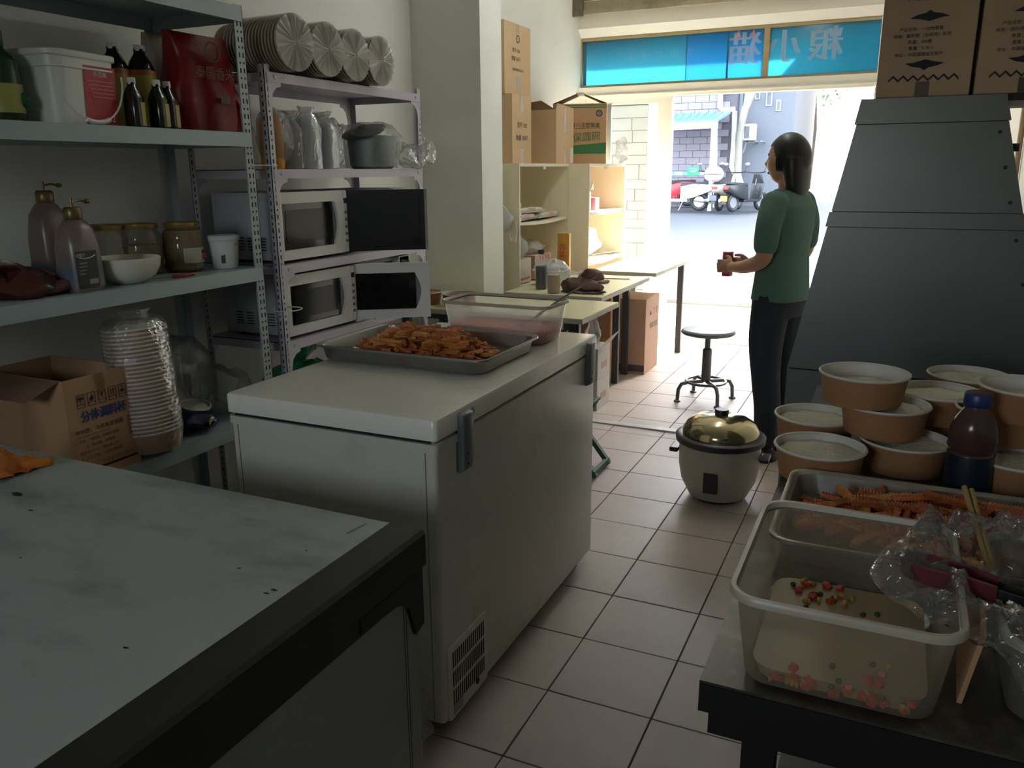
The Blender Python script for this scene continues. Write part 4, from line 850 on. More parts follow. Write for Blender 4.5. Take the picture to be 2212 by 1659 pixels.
m_fry = [M('fry_%d' % k, c, .55, var=.35, scale=30, bump=.5, bscale=120) for k, c in enumerate(('bb6c30', 'a65a26', 'c8843c'))]
def fry_mesh(k):
    rr = random.Random(k); L = rr.uniform(.07, .12); th = rr.uniform(.0048, .006); bend = rr.uniform(-.25, .25); n = int(L / .0028); lp = []
    for i in range(n + 1):
        u = i / n; x = (u - .5) * L; yc = bend * L * (u - .5) ** 2; zg = (.0014 if i % 2 else -.0014); e = th * (1.0 if 0 < i < n else .75)
        lp.append([(x, yc - e, -e + zg), (x, yc + e, -e + zg), (x, yc + e, e + zg), (x, yc - e, e + zg)])
    return MB().loft(lp).mesh('crinkle_fry', m_fry[k % 3])
fries = [fry_mesh(k) for k in range(9)]
def heap(n, cx, cy, z0, rx, ry, hh, label, group, seed, rotz=0., under=0):
    rr = random.Random(seed); lower = MB()
    for i in range(n + under):
        a = rr.uniform(0, 2 * PI); q = math.sqrt(rr.random()) * .98; u, v = q * math.cos(a), q * math.sin(a)
        top = hh * (1 - q ** 1.7); z = z0 + .012 + top * ((rr.random() ** .45 if i > n * .55 else 1.0) if i < n else rr.random() ** .8 * .85)
        slope = .5 * rr.uniform(-.6, .6)
        x, y = cx + u * rx, cy + v * ry
        if i >= n:
            me_ = fries[i % 9]; mt_ = TR(x, y, z) @ Euler((rr.uniform(-.5, .5), slope * .6, rr.gauss(.1, .7))).to_matrix().to_4x4()
            lower.add([mt_ @ v.co for v in me_.vertices], [tuple(p_.vertices) for p_ in me_.polygons]); continue
        link('crinkle_fry', fries[i % 9], None, (x, y, z), (rr.uniform(-.5, .5), slope * .7, rr.gauss(.1, .6) + rotz + (PI if rr.random() < .5 else 0)), label=label, category='fry', group=group)
    if under: lower.build('fries_below', m_fry[1], None, kind='stuff', label='fries lying underneath ' + group.replace('fries ', 'those '), category='fries')
heap(150, TLX + .0, TLY - .02, TLZ + .006, .2, .135, .075, 'crinkle-cut fry in the heap on the freezer tray', 'fries on the freezer tray', 11, under=110)
# ---- clear tub with red sauce and wooden spoon
m_tub = film('tub_plastic', (.78, .76, .7), haze=.34, gloss=.3, rough=.22, bump=.06, bscale=60)
m_tub2 = film('tub_frosted', (.5, .42, .3), haze=.36, gloss=.25, rough=.25, bump=.05, bscale=50, tint=(.95, .92, .86))
def tub(name, label, cx, cy, z, w, d, h, mat, rz=0., taper=.88, r=.04, rim=.012):
    t = thing(name, label, 'tub', (cx, cy, z), rz)
    MB().rloft([(w * taper * .93, d * taper * .93, r * .8, 0), (w * taper, d * taper, r, .006), (w * .975, d * .975, r, h - .012)], cap1=False).build('walls', mat, t, smooth=True)
    MB().rloft([(w * .975, d * .975, r, h - .012), (w, d, r + .004, h - .011), (w + rim, d + rim, r + .008, h - .01), (w + rim, d + rim, r + .008, h - .003), (w + rim - .004, d + rim - .004, r + .006, h), (w - .004, d - .004, r, h), (w * .972, d * .972, r, h - .008)], cap0=False, cap1=False).build('rim', M('tub_rim', 'a8a08c', .35, var=.05), t, smooth=True)
    return t
ft = tub('sauce_tub', 'clear plastic tub of diced red food on the freezer', -1.215, 2.548, FZ + .0005, .41, .215, .135, m_tub, -.02)
MB().rloft([(.34, .17, .03, .004), (.37, .19, .035, .04), (.36, .18, .03, .048)]).crumple(.008, 30, 2, zmin=.003).build('diced_filling', M('diced_red', 'b3523e', .6, var=.6, scale=45, bump=.9, bscale=60), ft, smooth=False, kind='stuff')
sp_ = thing('wooden_spoon', 'worn wooden spoon leaning in the red food tub', 'spoon', (-1.03, 2.53, .945))
MB().loft([[(x, y - wd, z), (x, y + wd, z), (x, y + wd, z + .005), (x, y - wd, z + .005)] for x, y, z, wd in ((-.13, 0, -.02, .022), (-.06, 0, .02, .018), (.0, 0, .065, .013), (.07, 0, .112, .014), (.125, .005, .15, .018), (.15, .005, .165, .013))]).build('spoon', M('wood_grey', '6f5a4c', .6, var=.2, stretch=(4, 20, 20)), sp_, smooth=30)

# ------------------------------------------------------------------ near worktable
TX1, TY1, TZ = -.748, 1.21, .80
wt_ = thing('worktable', 'large white-topped worktable with a dark metal edge strip', 'table', (-1.4, .45, 0))
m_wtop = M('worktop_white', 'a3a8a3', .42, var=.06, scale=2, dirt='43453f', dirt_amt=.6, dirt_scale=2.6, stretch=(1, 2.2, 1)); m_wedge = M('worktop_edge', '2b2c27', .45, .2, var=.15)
m_wbody = M('worktable_body', '8b8f88', .4, var=.05, dirt='555550', dirt_amt=.3)
lx, ly = lambda x: x + 1.4, lambda y: y - .45
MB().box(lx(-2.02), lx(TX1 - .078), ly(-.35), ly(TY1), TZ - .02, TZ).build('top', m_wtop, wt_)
MB().loft([[(lx(TX1 - .078), y, TZ - .07), (lx(TX1), y, TZ - .07), (lx(TX1), y, TZ - .008), (lx(TX1 - .006), y, TZ), (lx(TX1 - .078), y, TZ + .0005)] for y in (ly(-.35), ly(TY1 - .004), ly(TY1))]).build('edge_strip', m_wedge, wt_, smooth=30)
MB().box(lx(-2.0), lx(TX1 - .006), ly(-.34), ly(TY1 - .006), TZ - .11, TZ - .071).build('under_frame', m_wedge, wt_)
br = [(0, 0), (0, -.115), (-.03, -.125), (-.045, -.075), (-.05, -.06), (-.065, -.045), (-.09, -.035), (-.2, -.03), (-.2, 0)]
MB().loft([[(lx(TX1 - .012), ly(TY1 - .008) + a, TZ - .075 + b) for a, b in br], [(lx(TX1 - .004), ly(TY1 - .008) + a, TZ - .075 + b) for a, b in br]]).build('corner_bracket', m_wedge, wt_)
MB().box(lx(-1.98), lx(TX1 - .012), ly(-.33), ly(TY1 - .02), .06, TZ - .11).build('body_panel', m_wbody, wt_)
for y in (TY1 - .06, TY1 - .068): MB().box(lx(TX1 - .0125), lx(TX1 - .0115), ly(y), ly(y + .0015), .06, TZ - .11).build('panel_seam', m_dark, wt_)
for x in (-1.93, -.82):
    for y in (-.28, 1.12): MB().box(lx(x) - .025, lx(x) + .025, ly(y) - .025, ly(y) + .025, 0, .06).build('foot', m_wedge, wt_)
# painted-through chips and marks on the top
mk = MB(); rr = random.Random(4)
for px, py, s in ((38, 1068, .016), (66, 1103, .006), (575, 1282, .005), (592, 1275, .006), (517, 1228, .004), (272, 1400, .005), (662, 1190, .003), (45, 1205, .003)):
    p = Pz(px, py, TZ); n = 9; mk.add([(lx(p.x) + s * rr.uniform(.5, 1.1) * math.cos(k * 2 * PI / n) * 1.3, ly(p.y) + s * rr.uniform(.35, .6) * math.sin(k * 2 * PI / n), TZ + .0006) for k in range(n)], [tuple(range(n))])
for k in range(9):
    p = Pz(752 + 4.6 * k, 1152 - 2.4 * k, TZ); mk.add([(lx(p.x) + a, ly(p.y) + b, TZ + .0006) for a, b in ((-.003, -.001), (.003, -.001), (.003, .001), (-.003, .001))], [(0, 1, 2, 3)])
mk.build('paint_chips', m_dark, wt_, kind='stuff')
# orange cloth
oc = thing('orange_cloth', 'crumpled orange cleaning cloth on the white worktable', 'cloth', (Pz(20, 1005, TZ).x - .02, Pz(20, 1015, TZ).y, TZ + .001))
gr_ = MB(); n = 26; vs = []; fs = []
for i in range(n):
    for j in range(n):
        u, v = i / (n - 1) - .5, j / (n - 1) - .5; e = max(abs(u), abs(v)) * 2
        h = (.042 * (1 - e ** 2.2)) * (.55 + .45 * math.sin(u * 9 + 1) * math.cos(v * 7)) + .012 * abs(noise.noise(Vector((u * 7, v * 7, 1))))
        vs.append((u * .22 + .02 * noise.noise(Vector((u * 4, v * 4, 5))), v * .12 + .02 * noise.noise(Vector((u * 4, v * 4, 9))), .001 + max(0, h)))
for i in range(n - 1):
    for j in range(n - 1): fs.append((i * n + j, (i + 1) * n + j, (i + 1) * n + j + 1, i * n + j + 1))
gr_.add(vs, fs).build('cloth', M('cloth_orange', 'b0641c', .9, var=.2, bump=.4, bscale=120), oc, smooth=True)
MB().tube([(.08, .02, .012), (.11, .03, .014), (.135, .04, .02), (.15, .038, .026)], [.014, .012, .011, .006], 8).crumple(.004, 30).build('twisted_corner', MATS['cloth_orange'], oc, smooth=True)

# ------------------------------------------------------------------ right counter
m_blk = M('counter_black', '1c1b18', .5, .2, var=.25, scale=6); m_ctop = M('counter_top', '4c483f', .38, .55, var=.35, scale=7, dirt='8d8778', dirt_amt=.7, dirt_scale=9)
CX0, CX1, CY0, CY1, CZ = -.178, .545, .956, 2.62, .80
ct = thing('black_counter', 'black metal counter with worn top carrying trays and bowls', 'table', (CX0, CY0, 0))
MB().box(0, CX1 - CX0, 0, CY1 - CY0, CZ - .004, CZ).build('top', m_ctop, ct)
MB().box(0, CX1 - CX0, 0, CY1 - CY0, CZ - .046, CZ - .005).build('edge', m_blk, ct)
MB().box(.012, CX1 - CX0, .012, CY1 - CY0 - .01, CZ - .085, CZ - .047).build('under_frame', m_blk, ct)
for x in (.075, CX1 - CX0 - .06):
    for y in (.07, CY1 - CY0 - .07): MB().box(x - .022, x + .022, y - .022, y + .022, 0, CZ - .086).build('leg', m_blk, ct)
MB().box(.06, CX1 - CX0 - .04, .06, CY1 - CY0 - .06, .2, .22).build('lower_shelf', M('lower_shelf', '55534c', .5, .3, var=.2), ct)
zc = CZ + .0005
bt = tub('soup_tub', 'frosted plastic tub of cloudy water with diced mixed vegetables', -.015, 1.118, zc, .262, .335, .136, m_tub2, 0., .87, .035)
MB().rloft([(.2, .258, .03, .004), (.21, .268, .03, .022)], n=4).build('cloudy_water', M('cloudy_water', '9d8c70', .12, var=.12, scale=8), bt, smooth=True)
m_car, m_corn, m_pea = M('carrot', 'b8402a', .4, var=.15), M('corn', 'b8902c', .4, var=.15), M('pea', '2f4a22', .4, var=.15)
me_c = MB().box(-.005, .005, -.005, .005, -.004, .004).mesh('carrot_cube', m_car, smooth=True, bevel=.001, seg=1)
me_k = MB().rloft([(.004, .003, .001, -.004), (.008, .006, .0025, .001), (.007, .005, .002, .004)], n=2).mesh('corn_kernel', m_corn, smooth=True)
me_p = MB().ball((0, 0, 0), .0042, 10, 7).mesh('green_pea', m_pea, smooth=True)
rr = random.Random(21)
spots = [(1755, 1238), (1800, 1248), (1822, 1262), (1742, 1258), (1775, 1268), (1808, 1290), (1790, 1240), (1830, 1268), (1840, 1255), (1758, 1296), (1750, 1305), (1838, 1298), (1762, 1250), (1735, 1270), (1748, 1280), (1770, 1286), (1790, 1295), (1720, 1262), (1728, 1245), (1880, 1330), (1815, 1300)]
cnt = 0
def veg(me, nm, lab, x, y, z):
    link(nm, me, None, (x, y, z), (rr.uniform(-.5, .5), rr.uniform(-.5, .5), rr.uniform(0, 6)), label=lab, category='vegetable', group='diced vegetables in the tub')
kinds = ((me_c, 'carrot_cube', 'orange carrot cube floating in the cloudy tub'), (me_k, 'corn_kernel', 'yellow corn kernel floating in the cloudy tub'), (me_p, 'green_pea', 'dark green pea floating in the cloudy tub'))
for i, (px, py) in enumerate(spots * 2):
    p = Pz(px + rr.uniform(-16, 16), py + rr.uniform(-8, 8), zc + .024); k = kinds[rr.choice((0, 0, 1, 1, 2))]
    if -.11 < p.x < .085 and .985 < p.y < 1.25: veg(*k, p.x, p.y, zc + .024)
for i in range(46):   # sunk along the near and left walls
    k = kinds[rr.choice((0, 0, 1, 1, 1, 2))]
    if i < 38: veg(k[0], k[1], k[2].replace('floating', 'sunk at the wall'), -.1 + .18 * rr.random() ** (.8), .980 + rr.uniform(0, .004), zc + .0095 + (rr.random() ** 2) * .012)
    else: veg(k[0], k[1], k[2].replace('floating', 'stuck on the wall'), -.1 + .18 * rr.random(), .9775 - .0 , zc + rr.uniform(.03, .07))
# cardboard divider leaning behind the tub
cd_ = thing('cardboard_strip', 'plain cardboard strip standing between the two tubs', 'cardboard', (.128, 1.10, zc), -.05)
MB().loft([[(0, -.06, 0), (.006, -.06, 0), (.006, .1, 0), (0, .1, 0)], [(.012, -.1, .12), (.018, -.1, .12), (.018, .1, .12), (.012, .1, .12)]]).build('board', m_kraft, cd_)
# second tub with fries, bag over it
tub('fries_tub', 'dark-looking plastic tub of fries under a clear bag', .305, 1.175, zc, .28, .34, .115, film('tub_dull', (.3, .28, .22), haze=.5, gloss=.2, rough=.3, bump=.05, tint=(.7, .68, .6)), 0., .9, .035)
heap(38, .31, 1.2, zc + .03, .11, .13, .075, 'crinkle-cut fry in the bag-covered tub', 'fries in the bag-covered tub', 5)
pb_ = thing('clear_food_bag', 'large clear plastic bag spread over the fries tub', 'plastic bag', (.27, 1.15, zc))
def sheet(nu, nv, fn):
    vs = [fn(i / (nu - 1), j / (nv - 1)) for i in range(nu) for j in range(nv)]; return MB().add(vs, [(i * nv + j, (i + 1) * nv + j, (i + 1) * nv + j + 1, i * nv + j + 1) for i in range(nu - 1) for j in range(nv - 1)])
def fbag(u, v):   # u round the mouth, v from inside (0) over the rim to the outside (1)
    a = u * 2 * PI + .5; cx_, cy_ = .17 * math.cos(a), .185 * math.sin(a); nn = noise.noise(Vector((math.cos(a) * 3, math.sin(a) * 3, v * 2.5 + 2)))
    n2 = noise.noise(Vector((math.cos(a) * 8, math.sin(a) * 8, v * 6 + 4)))
    rim = .135 + .05 * nn + .02 * n2; s = .62 + v * .62 + .12 * nn * v
    left = max(0, -math.cos(a)) ** 2
    z = rim * math.sin(min(1, v * 1.25) * PI * .62) + .03 * n2 * v - .02 * v * v
    return (cx_ * (s + .28 * v * left), cy_ * s, max(.118 if abs(cx_ * s) > .1 else .06, z + .05 * (1 - v)))
sheet(90, 26, fbag).build('film', film('bag_bright', (.9, .9, .88), haze=.07, gloss=1., rough=.06, bump=.8, bscale=26), pb_, smooth=60)
tg = thing('red_tongs', 'red-handled tongs lying in the clear food bag', 'tongs', (.1, 1.115, zc + .128), math.radians(-8))
for sg in (-1, 1):
    MB().loft([[(x, sg * y + .0, z - hh_), (x, sg * y + sg * .006, z - hh_), (x, sg * y + sg * .006, z + hh_), (x, sg * y, z + hh_)] for x, y, z, hh_ in ((-.052, .004, .012, .009), (-.045, .016, .012, .0105), (-.02, .02, .01, .011), (.03, .014, .006, .012), (.06, .012, .003, .01))]).build('handle', M('tongs_red', '5a0f1c', .6, var=.15), tg, smooth=30)
    MB().loft([[(x, sg * y, z - .006), (x, sg * (y + .002), z - .006), (x, sg * (y + .002), z + .006), (x, sg * y, z + .006)] for x, y, z in ((.06, .012, .003), (.12, .009, -.004), (.15, .006, -.01))]).build('arm', M('tongs_steel', '3a3a38', .4, .7), tg)
for k, (a, b) in enumerate((((2083, 1052), (2158, 1258)), ((2098, 1058), (2166, 1262)))):
    p, q = Py(*a, 1.34), Py(*b, 1.16); c = thing('chopstick', 'pale wooden chopstick stuck in the bagged fries', 'chopstick', q, 0, 'pair of chopsticks')
    MB().tube([(0, 0, -.02), p - q], [.0032, .0042], 8).build('stick', M('chopstick_wood', '8f7440', .6, var=.12), c, smooth=True)
# tray of fries behind
tray('steel tray of dark fries on the black counter', .19, 1.51, zc, .68, .37, .05)
heap(112, .17, 1.545, zc + .006, .29, .12, .06, 'crinkle-cut fry in the counter tray', 'fries on the counter tray', 8, under=90)
# rice bowls
bme_ = bowl_mesh(.095, .069, 40)
rice_me = MB().lathe([(.001, .052), (.03, .053), (.06, .051), (.084, .049), (.083, .046)], 32, cap0=True, cap1=True).crumple(.004, 30, 3).mesh('rice', m_rice, smooth=True)
empty_me = None
levels = [(1955, 945, 0, 'between the squeeze bottle and the half-hidden bowls'), (1772, 960, 0, 'at the tray edge with steamed rice'), (1762, 893, 0, 'under the tall stack'), (1912, 868, 1, 'resting on two lower bowls'), (1868, 802, 2, 'crowning the tall stack'),
          (2030, 842, 1, 'beside the tall stack'), (2078, 893, 0, 'behind the squeeze bottle'), (2170, 880, 1, 'behind the blue bottle cap'), (2225, 832, 2, 'crowning the stack by the wall'), (2092, 806, 1, 'backing onto the steel hood'), (2205, 985, 0, 'right of the squeeze bottle'), (2110, 860, 0, 'hidden below the rear bowls'), (2292, 905, 0, 'under the stack by the wall')]
for i, (px, py, lv, lab) in enumerate(levels):
    p = Pz(px, py, zc + .0695 * (lv + 1)); t = thing('rice_bowl', 'kraft paper bowl of rice ' + lab, 'bowl', (p.x, p.y, zc + .0695 * lv + .0005 * lv), rnd(0, 6), 'rice bowls on the counter')
    link('bowl', bme_, t); r_o = link('rice', rice_me, t, (0, 0, .004 if lv != 2 else -.012)); r_o['kind'] = 'stuff'
# squeeze bottle with blue cap
p = Pz(2085, 1062, zc); sb_ = bottle('squeeze_bottle', 'brown sauce bottle with a blue cap and dark blue label', (p.x, p.y, zc), [(.04, 0), (.043, .008), (.043, .085), (.04, .09), (.046, .1), (.044, .113), (.046, .118), (.043, .13), (.044, .136), (.036, .16), (.024, .178), (.022, .185)], M('sauce_brown', '4a3430', .2, var=.1), (.026, .185, .212), M('cap_blue', '1c2f66', .4), (.008, .086), M('label_navy', '12202e', .4, var=.3, scale=12))
MB().lathe([(.022, .212), (.02, .2135), (.001, .2138)], 16).build('cap_stain', M('stain_brown', '4a2c1a', .8), sb_)
# ---- steel hood with cartons on its shelf
HY = 3.0
hd_ = thing('steel_hood', 'tall tapering stainless steel hood behind the rice bowls', 'hood', (.06, HY, 0))
m_hood = M('hood_steel', '6f716e', .38, .75, var=.12, scale=2.5, stretch=(1, 1, 3)); m_hline = M('hood_joint', '2c2d2b', .6)
tl, tr2 = Py(1868, 222, HY), Py(2163, 220, HY); bl2, br2 = Py(1700, 800, HY), Vector((.49, HY, .76))
def hx(z, s):
    u = (1.69 - z) / (1.69 - .76); return (tl.x + (bl2.x - tl.x) * u if s < 0 else tr2.x + (br2.x - tr2.x) * u) - .06
zts = 1.665; zb1, zb0 = Py(2050, 460, HY).z, Py(2050, 495, HY).z; ztc = Py(2050, 264, HY).z
for nm, z0, z1, off in (('lower_panel', .76, zb0, 0), ('band', zb0, zb1, .006), ('upper_panel', zb1, ztc, 0), ('cap_strip', ztc, zts, .006)):
    MB().loft([[(hx(z, -1) - off, -off, z), (hx(z, 1) + off, -off, z), (hx(z, 1) + off, .42, z), (hx(z, -1) - off, .42, z)] for z in (z0 + .0012, z1 - .0012)]).build(nm, m_hood, hd_)
for z in (zb0, zb1, ztc): MB().box(hx(z, -1) + .002, hx(z, 1) - .002, .001, .4, z - .0015, z + .0015).build('joint', m_hline, hd_)
MB().box(hx(.76, -1), hx(.76, 1), .0, .42, 0, .755).build('base_cabinet', m_hood, hd_)
for px, py in ((2160, 285), (2172, 362), (2182, 438), (2195, 520), (2210, 615)):
    q = Py(px, py, HY); MB().lathe([(.006, 0), (.005, .004)], 10).xf(TR(min(q.x - .06, hx(q.z, 1) - .008), 0, q.z) @ Matrix.Rotation(PI / 2, 4, 'X')).build('rivet', m_hline, hd_)
q = Py(2172, 318, HY); MB().box(hx(q.z, 1), hx(q.z, 1) + .022, .05, .08, q.z - .012, q.z + .012).build('latch', m_hline, hd_)
sf = thing('wall_shelf', 'short dark shelf board between the steel hood and the right wall', 'shelf', (.06, HY, zts))
MB().box(tr2.x - .06 + .01, XR - .06 - .005, .02, .42, -.02, -.0005).build('board', M('shelf_dark', '2e2b26', .7), sf)
MB().box(XR - .06 - .03, XR - .06 - .005, .02, .42, -.2, -.021).build('bracket', MATS['shelf_dark'], sf)
zb = zts + .001
m_c2 = M('carton_dim', 'c4a98c', .85, var=.08, scale=5); m_emb = M('print_slate', '2c3538', .8)
for k, (pa, pb2, lab) in enumerate((((1905, 1), (2112, 1), 'printed brown carton over the steel hood beside the doorway'), ((2120, 1), (2330, 1), 'printed brown carton over the steel hood by the right wall'))):
    x0, x1 = Py(pa[0] - 6, 120, HY).x, Py(pb2[0] - 8, 120, HY).x; x1 = min(x1, XR - .01); W_ = x1 - x0; Hc = .52
    c = thing('printed_carton', lab, 'cardboard box', ((x0 + x1) / 2, HY + .2, zb)); MB().box(-W_ / 2, W_ / 2, -.18, .18, 0, Hc).build('box', m_c2, c, bevel=.004)
    yf = -.1805; sc_ = .272; cx0 = 0 if k == 0 else (.272 - W_) / 2
    def emblem(z, s): 
        return MB().prism([(-.055, -.006 * s), (-.035, .004 * s), (-.012, .008 * s), (0, .016 * s), (.012, .008 * s), (.035, .004 * s), (.055, -.004 * s), (.03, -.008 * s), (0, -.016 * s), (-.03, -.008 * s)], 0, .001, Matrix(((1, 0, 0, cx0), (0, 0, -1, yf), (0, 1, 0, z), (0, 0, 0, 1)))).build('emblem', m_emb, c)
    if k == 0 or W_ > .2:
        emblem(.095, -1); emblem(.238, 1)
        for r, s in enumerate(('产品名称：一次性餐盒', '规格：圆形碗（全纸质）系列', '数量：300套', '重量：5.5KG', '地址：中国福建省龙岩市')): lettering(s, c, m_emb, (cx0 - .02 + .004 * (r % 2), yf, .2 - .0185 * r), (1, 0, 0), (0, 0, 1), .0125)
        lettering('环保餐具系列', c, m_emb, (cx0, yf, .29), (1, 0, 0), (0, 0, 1), .022)
        zz = [(-.1 + .2 * i / 14, .052 + (.008 if i % 2 else -.006)) for i in range(15)]
        MB().loft([[(cx0 + a, yf - .0008, b) for a, b in zz], [(cx0 + a, yf - .0008, b + .007) for a, b in zz]], False, False, close=False).build('zigzag_print', m_emb, c)
        MB().box(cx0 - .02, cx0 + .02, yf - .001, yf, 0.001, .045).build('tape', M('tape_dim', '5c4936', .3), c)
# ------------------------------------------------------------------ serving tables along the left side
m_ttop = M('tabletop_cream', 'dcd7b0', .35, var=.05, scale=3); m_tedge = M('tabletop_edge', 'b9b6a6', .5, var=.05); m_tleg = M('table_leg_grey', '44474a', .45, .3, var=.1)
def table(label, x0, x1, y0, y1, legs, z=.75):
    t = thing('folding_table', label, 'table', ((x0 + x1) / 2, (y0 + y1) / 2, 0)); w, d = (x1 - x0) / 2, (y1 - y0) / 2; cx, cy = (x0 + x1) / 2, (y0 + y1) / 2
    MB().box(-w + .003, w - .003, -d + .003, d - .003, z - .004, z).build('top', m_ttop, t)
    MB().box(-w, w, -d, d, z - .026, z - .0042).build('edge_band', m_tedge, t)
    MB().box(-w + .1, w - .16, -d + .04, -d + .07, z - .06, z - .0265).build('apron', m_tleg, t); MB().box(-w + .1, w - .16, d - .07, d - .04, z - .06, z - .0265).build('apron', m_tleg, t)
    for (x, y) in legs: MB().box(x - cx - .022, x - cx + .022, y - cy - .016, y - cy + .016, 0, z - .027).build('leg', m_tleg, t)
    return t
table('cream-topped folding table reaching the pier behind the freezer', -2.56, -1.345, 3.69, 4.27, ((-2.4, 3.78), (-2.4, 4.18), (-1.56, 3.78), (-1.56, 4.18)))
table('cream-topped folding table holding bottles before the open cabinet', -2.1, -1.487, 4.39, 5.39, ((-2.06, 4.5), (-2.06, 5.34), (-1.70, 5.34), (-1.70, 4.5)))
table('sunlit cream-topped folding table nearest the doorway', -1.985, -1.50, 5.60, 6.62, ((-1.93, 5.618), (-1.93, 6.5), (-1.72, 5.618), (-1.54, 6.5)))
# white crossbar stand seen under the near table
us = thing('folded_chair', 'folded chair with white frame leaning under the near folding table', 'chair', (-1.75, 3.95, 0))
for dx in (0, .09, .18): MB().bar((dx, -.12, 0), (dx - .03, .1, .66), .022).build('frame_bar', M('chair_white', 'c9cacb', .35), us)
MB().bar((0, 0, .3), (.18, 0, .3), .02).build('cross_bar', MATS['chair_white'], us)
MB().box(-.02, .2, .06, .085, .35, .62).build('backrest', M('chair_grey', '5b5f63', .5), us)
bag('clear_bag', 'clear bag hanging under the near folding table corner', (-1.42, 4.05, .5), (.08, .1, .2), f_clear, .03, 16, 12., knot=False)
# bowls of red food on the near table
m_redfood = M('red_food', '8e4238', .6, var=.4, scale=60, bump=.8, bscale=80)
rf_me = MB().lathe([(.001, .055), (.05, .056), (.084, .05), (.082, .046)], 26).crumple(.004, 28, 5).mesh('red_filling', m_redfood, smooth=True)
for (px, py, lab) in ((918, 628, 'kraft bowl of red food half hidden by the lilac rack post'), (992, 632, 'kraft bowl of red food behind the clear sauce tub')):
    p = Pz(px, py, .82); t = thing('food_bowl', lab, 'bowl', (p.x, p.y, .7505)); link('bowl', bme_, t); o = link('red_filling', rf_me, t, (0, 0, .004)); o['kind'] = 'stuff'
# on the middle table
zt2_ = .7505
bt1 = bottle('powder_bottle', 'white-capped clear bottle of tan powder on the middle table', (Pz(1185, 637, .75).x, 4.45, zt2_), [(.036, 0), (.038, .006), (.038, .135), (.03, .158), (.017, .175), (.016, .19)], film('bottle_clear', (.8, .82, .82), haze=.1, gloss=.3, rough=.1, bump=0), (.018, .182, .2), m_cap_w)
MB().lathe([(.0345, .004), (.036, .02), (.036, .108), (.001, .11)], 20).build('powder', M('powder_tan2', 'b8a484', .9, var=.1), bt1, smooth=True)
bt2 = bottle('sauce_bottle', 'dark-filled bottle with a black cap beside the powder bottle', (Pz(1166, 626, .75).x, 4.57, zt2_), [(.033, 0), (.036, .006), (.034, .07), (.037, .11), (.036, .16), (.03, .185), (.017, .21), (.016, .225)], MATS['bottle_clear'], (.019, .213, .238), M('cap_black', '24221f', .5))
MB().lathe([(.0315, .004), (.0335, .06), (.0345, .14), (.001, .142)], 20).build('sauce', M('sauce_greyblack', '3c403e', .4), bt2, smooth=True)
pt = thing('steamer_basket', 'white plastic pot with a clear domed lid behind the bottles', 'pot', (-1.965, 4.80, zt2_))
MB().lathe([(.085, 0), (.095, .01), (.108, .085), (.118, .088), (.12, .095), (.108, .096), (.1, .05)], 28).build('pot', M('pot_white', 'c3cac8', .4, var=.04), pt, smooth=True)
MB().lathe([(.112, .096), (.108, .115), (.085, .145), (.04, .158), (.001, .16)], 28, cap0=False).build('lid', film('lid_clear', (.85, .88, .88), haze=.35, gloss=.5, rough=.08, bump=0), pt, smooth=True)
for s in (-1, 1): MB().box(-.02, .02, s * .118 - .012, s * .118 + .012, .07, .082).build('handle', MATS['pot_white'], pt, bevel=.004)
yb_ = thing('yellow_carton', 'tall narrow yellow carton with red print beside the cabinet', 'carton', (-2.045, 5.23, zt2_), .2)
MB().box(-.04, .04, -.04, .04, 0, .29).build('box', M('carton_yellow', 'b98a2c', .5, var=.08), yb_, bevel=.003)
lettering('保鲜袋', yb_, m_red, (.0, -.0405, .15), (0, 0, 1), (-1, 0, 0), .05)
bc = thing('brown_cloth', 'crumpled brown leathery cloth on the middle table', 'cloth', (Pz(1248, 634, .75).x, 4.56, zt2_))
m_bcl = M('cloth_brown', '5d443c', .8, var=.25, scale=10, bump=.5, bscale=30)
MB().ball((0, 0, .035), (.12, .07, .045), 28, 18).crumple(.035, 13, 3., zmin=.001).build('cloth', m_bcl, bc, smooth=60)
MB().ball((.03, .02, .09), (.04, .035, .045), 18, 12).crumple(.025, 20, 7.).build('peak', m_bcl, bc, smooth=60)
MB().ball((.02, -.03, .008), (.14, .07, .009), 24, 10).crumple(.014, 18, 5., zmin=.001).build('skirt', m_bcl, bc, smooth=60)
cp_ = thing('brown_cloth_hat', 'brown peaked cloth hat on the middle table', 'hat', (Pz(1280, 607, .75).x, 5.02, zt2_), -.5)
MB().lathe([(.085, 0), (.088, .03), (.075, .06), (.04, .075), (.001, .078)], 26).crumple(.008, 12, 2., zmin=.0).build('crown', m_bcl, cp_, smooth=True)
MB().loft([[(.07 + .07 * math.sin(a) * s, .075 * math.cos(a), .006 + h) for a in np.linspace(0, PI, 12)] for s, h in ((.2, 0), (1.0, -.001), (1.0, .006), (.2, .008))], False, False, close=False).build('peak', m_bcl, cp_, smooth=True)
bag('clear_bag', 'clear film bag lying between the yellow carton and brown cloth', (-1.83, 4.95, zt2_), (.2, .3, .07), f_clear, .035, 13, 15., knot=False)
sk_ = thing('wooden_skewer', 'thin wooden stick lying on the middle table end', 'stick', (-1.66, 5.18, zt2_ + .003)); MB().tube([(-.09, 0, 0), (.09, .02, 0)], .003, 6).build('stick', M('stick_wood', '8a7a62', .7), sk_)
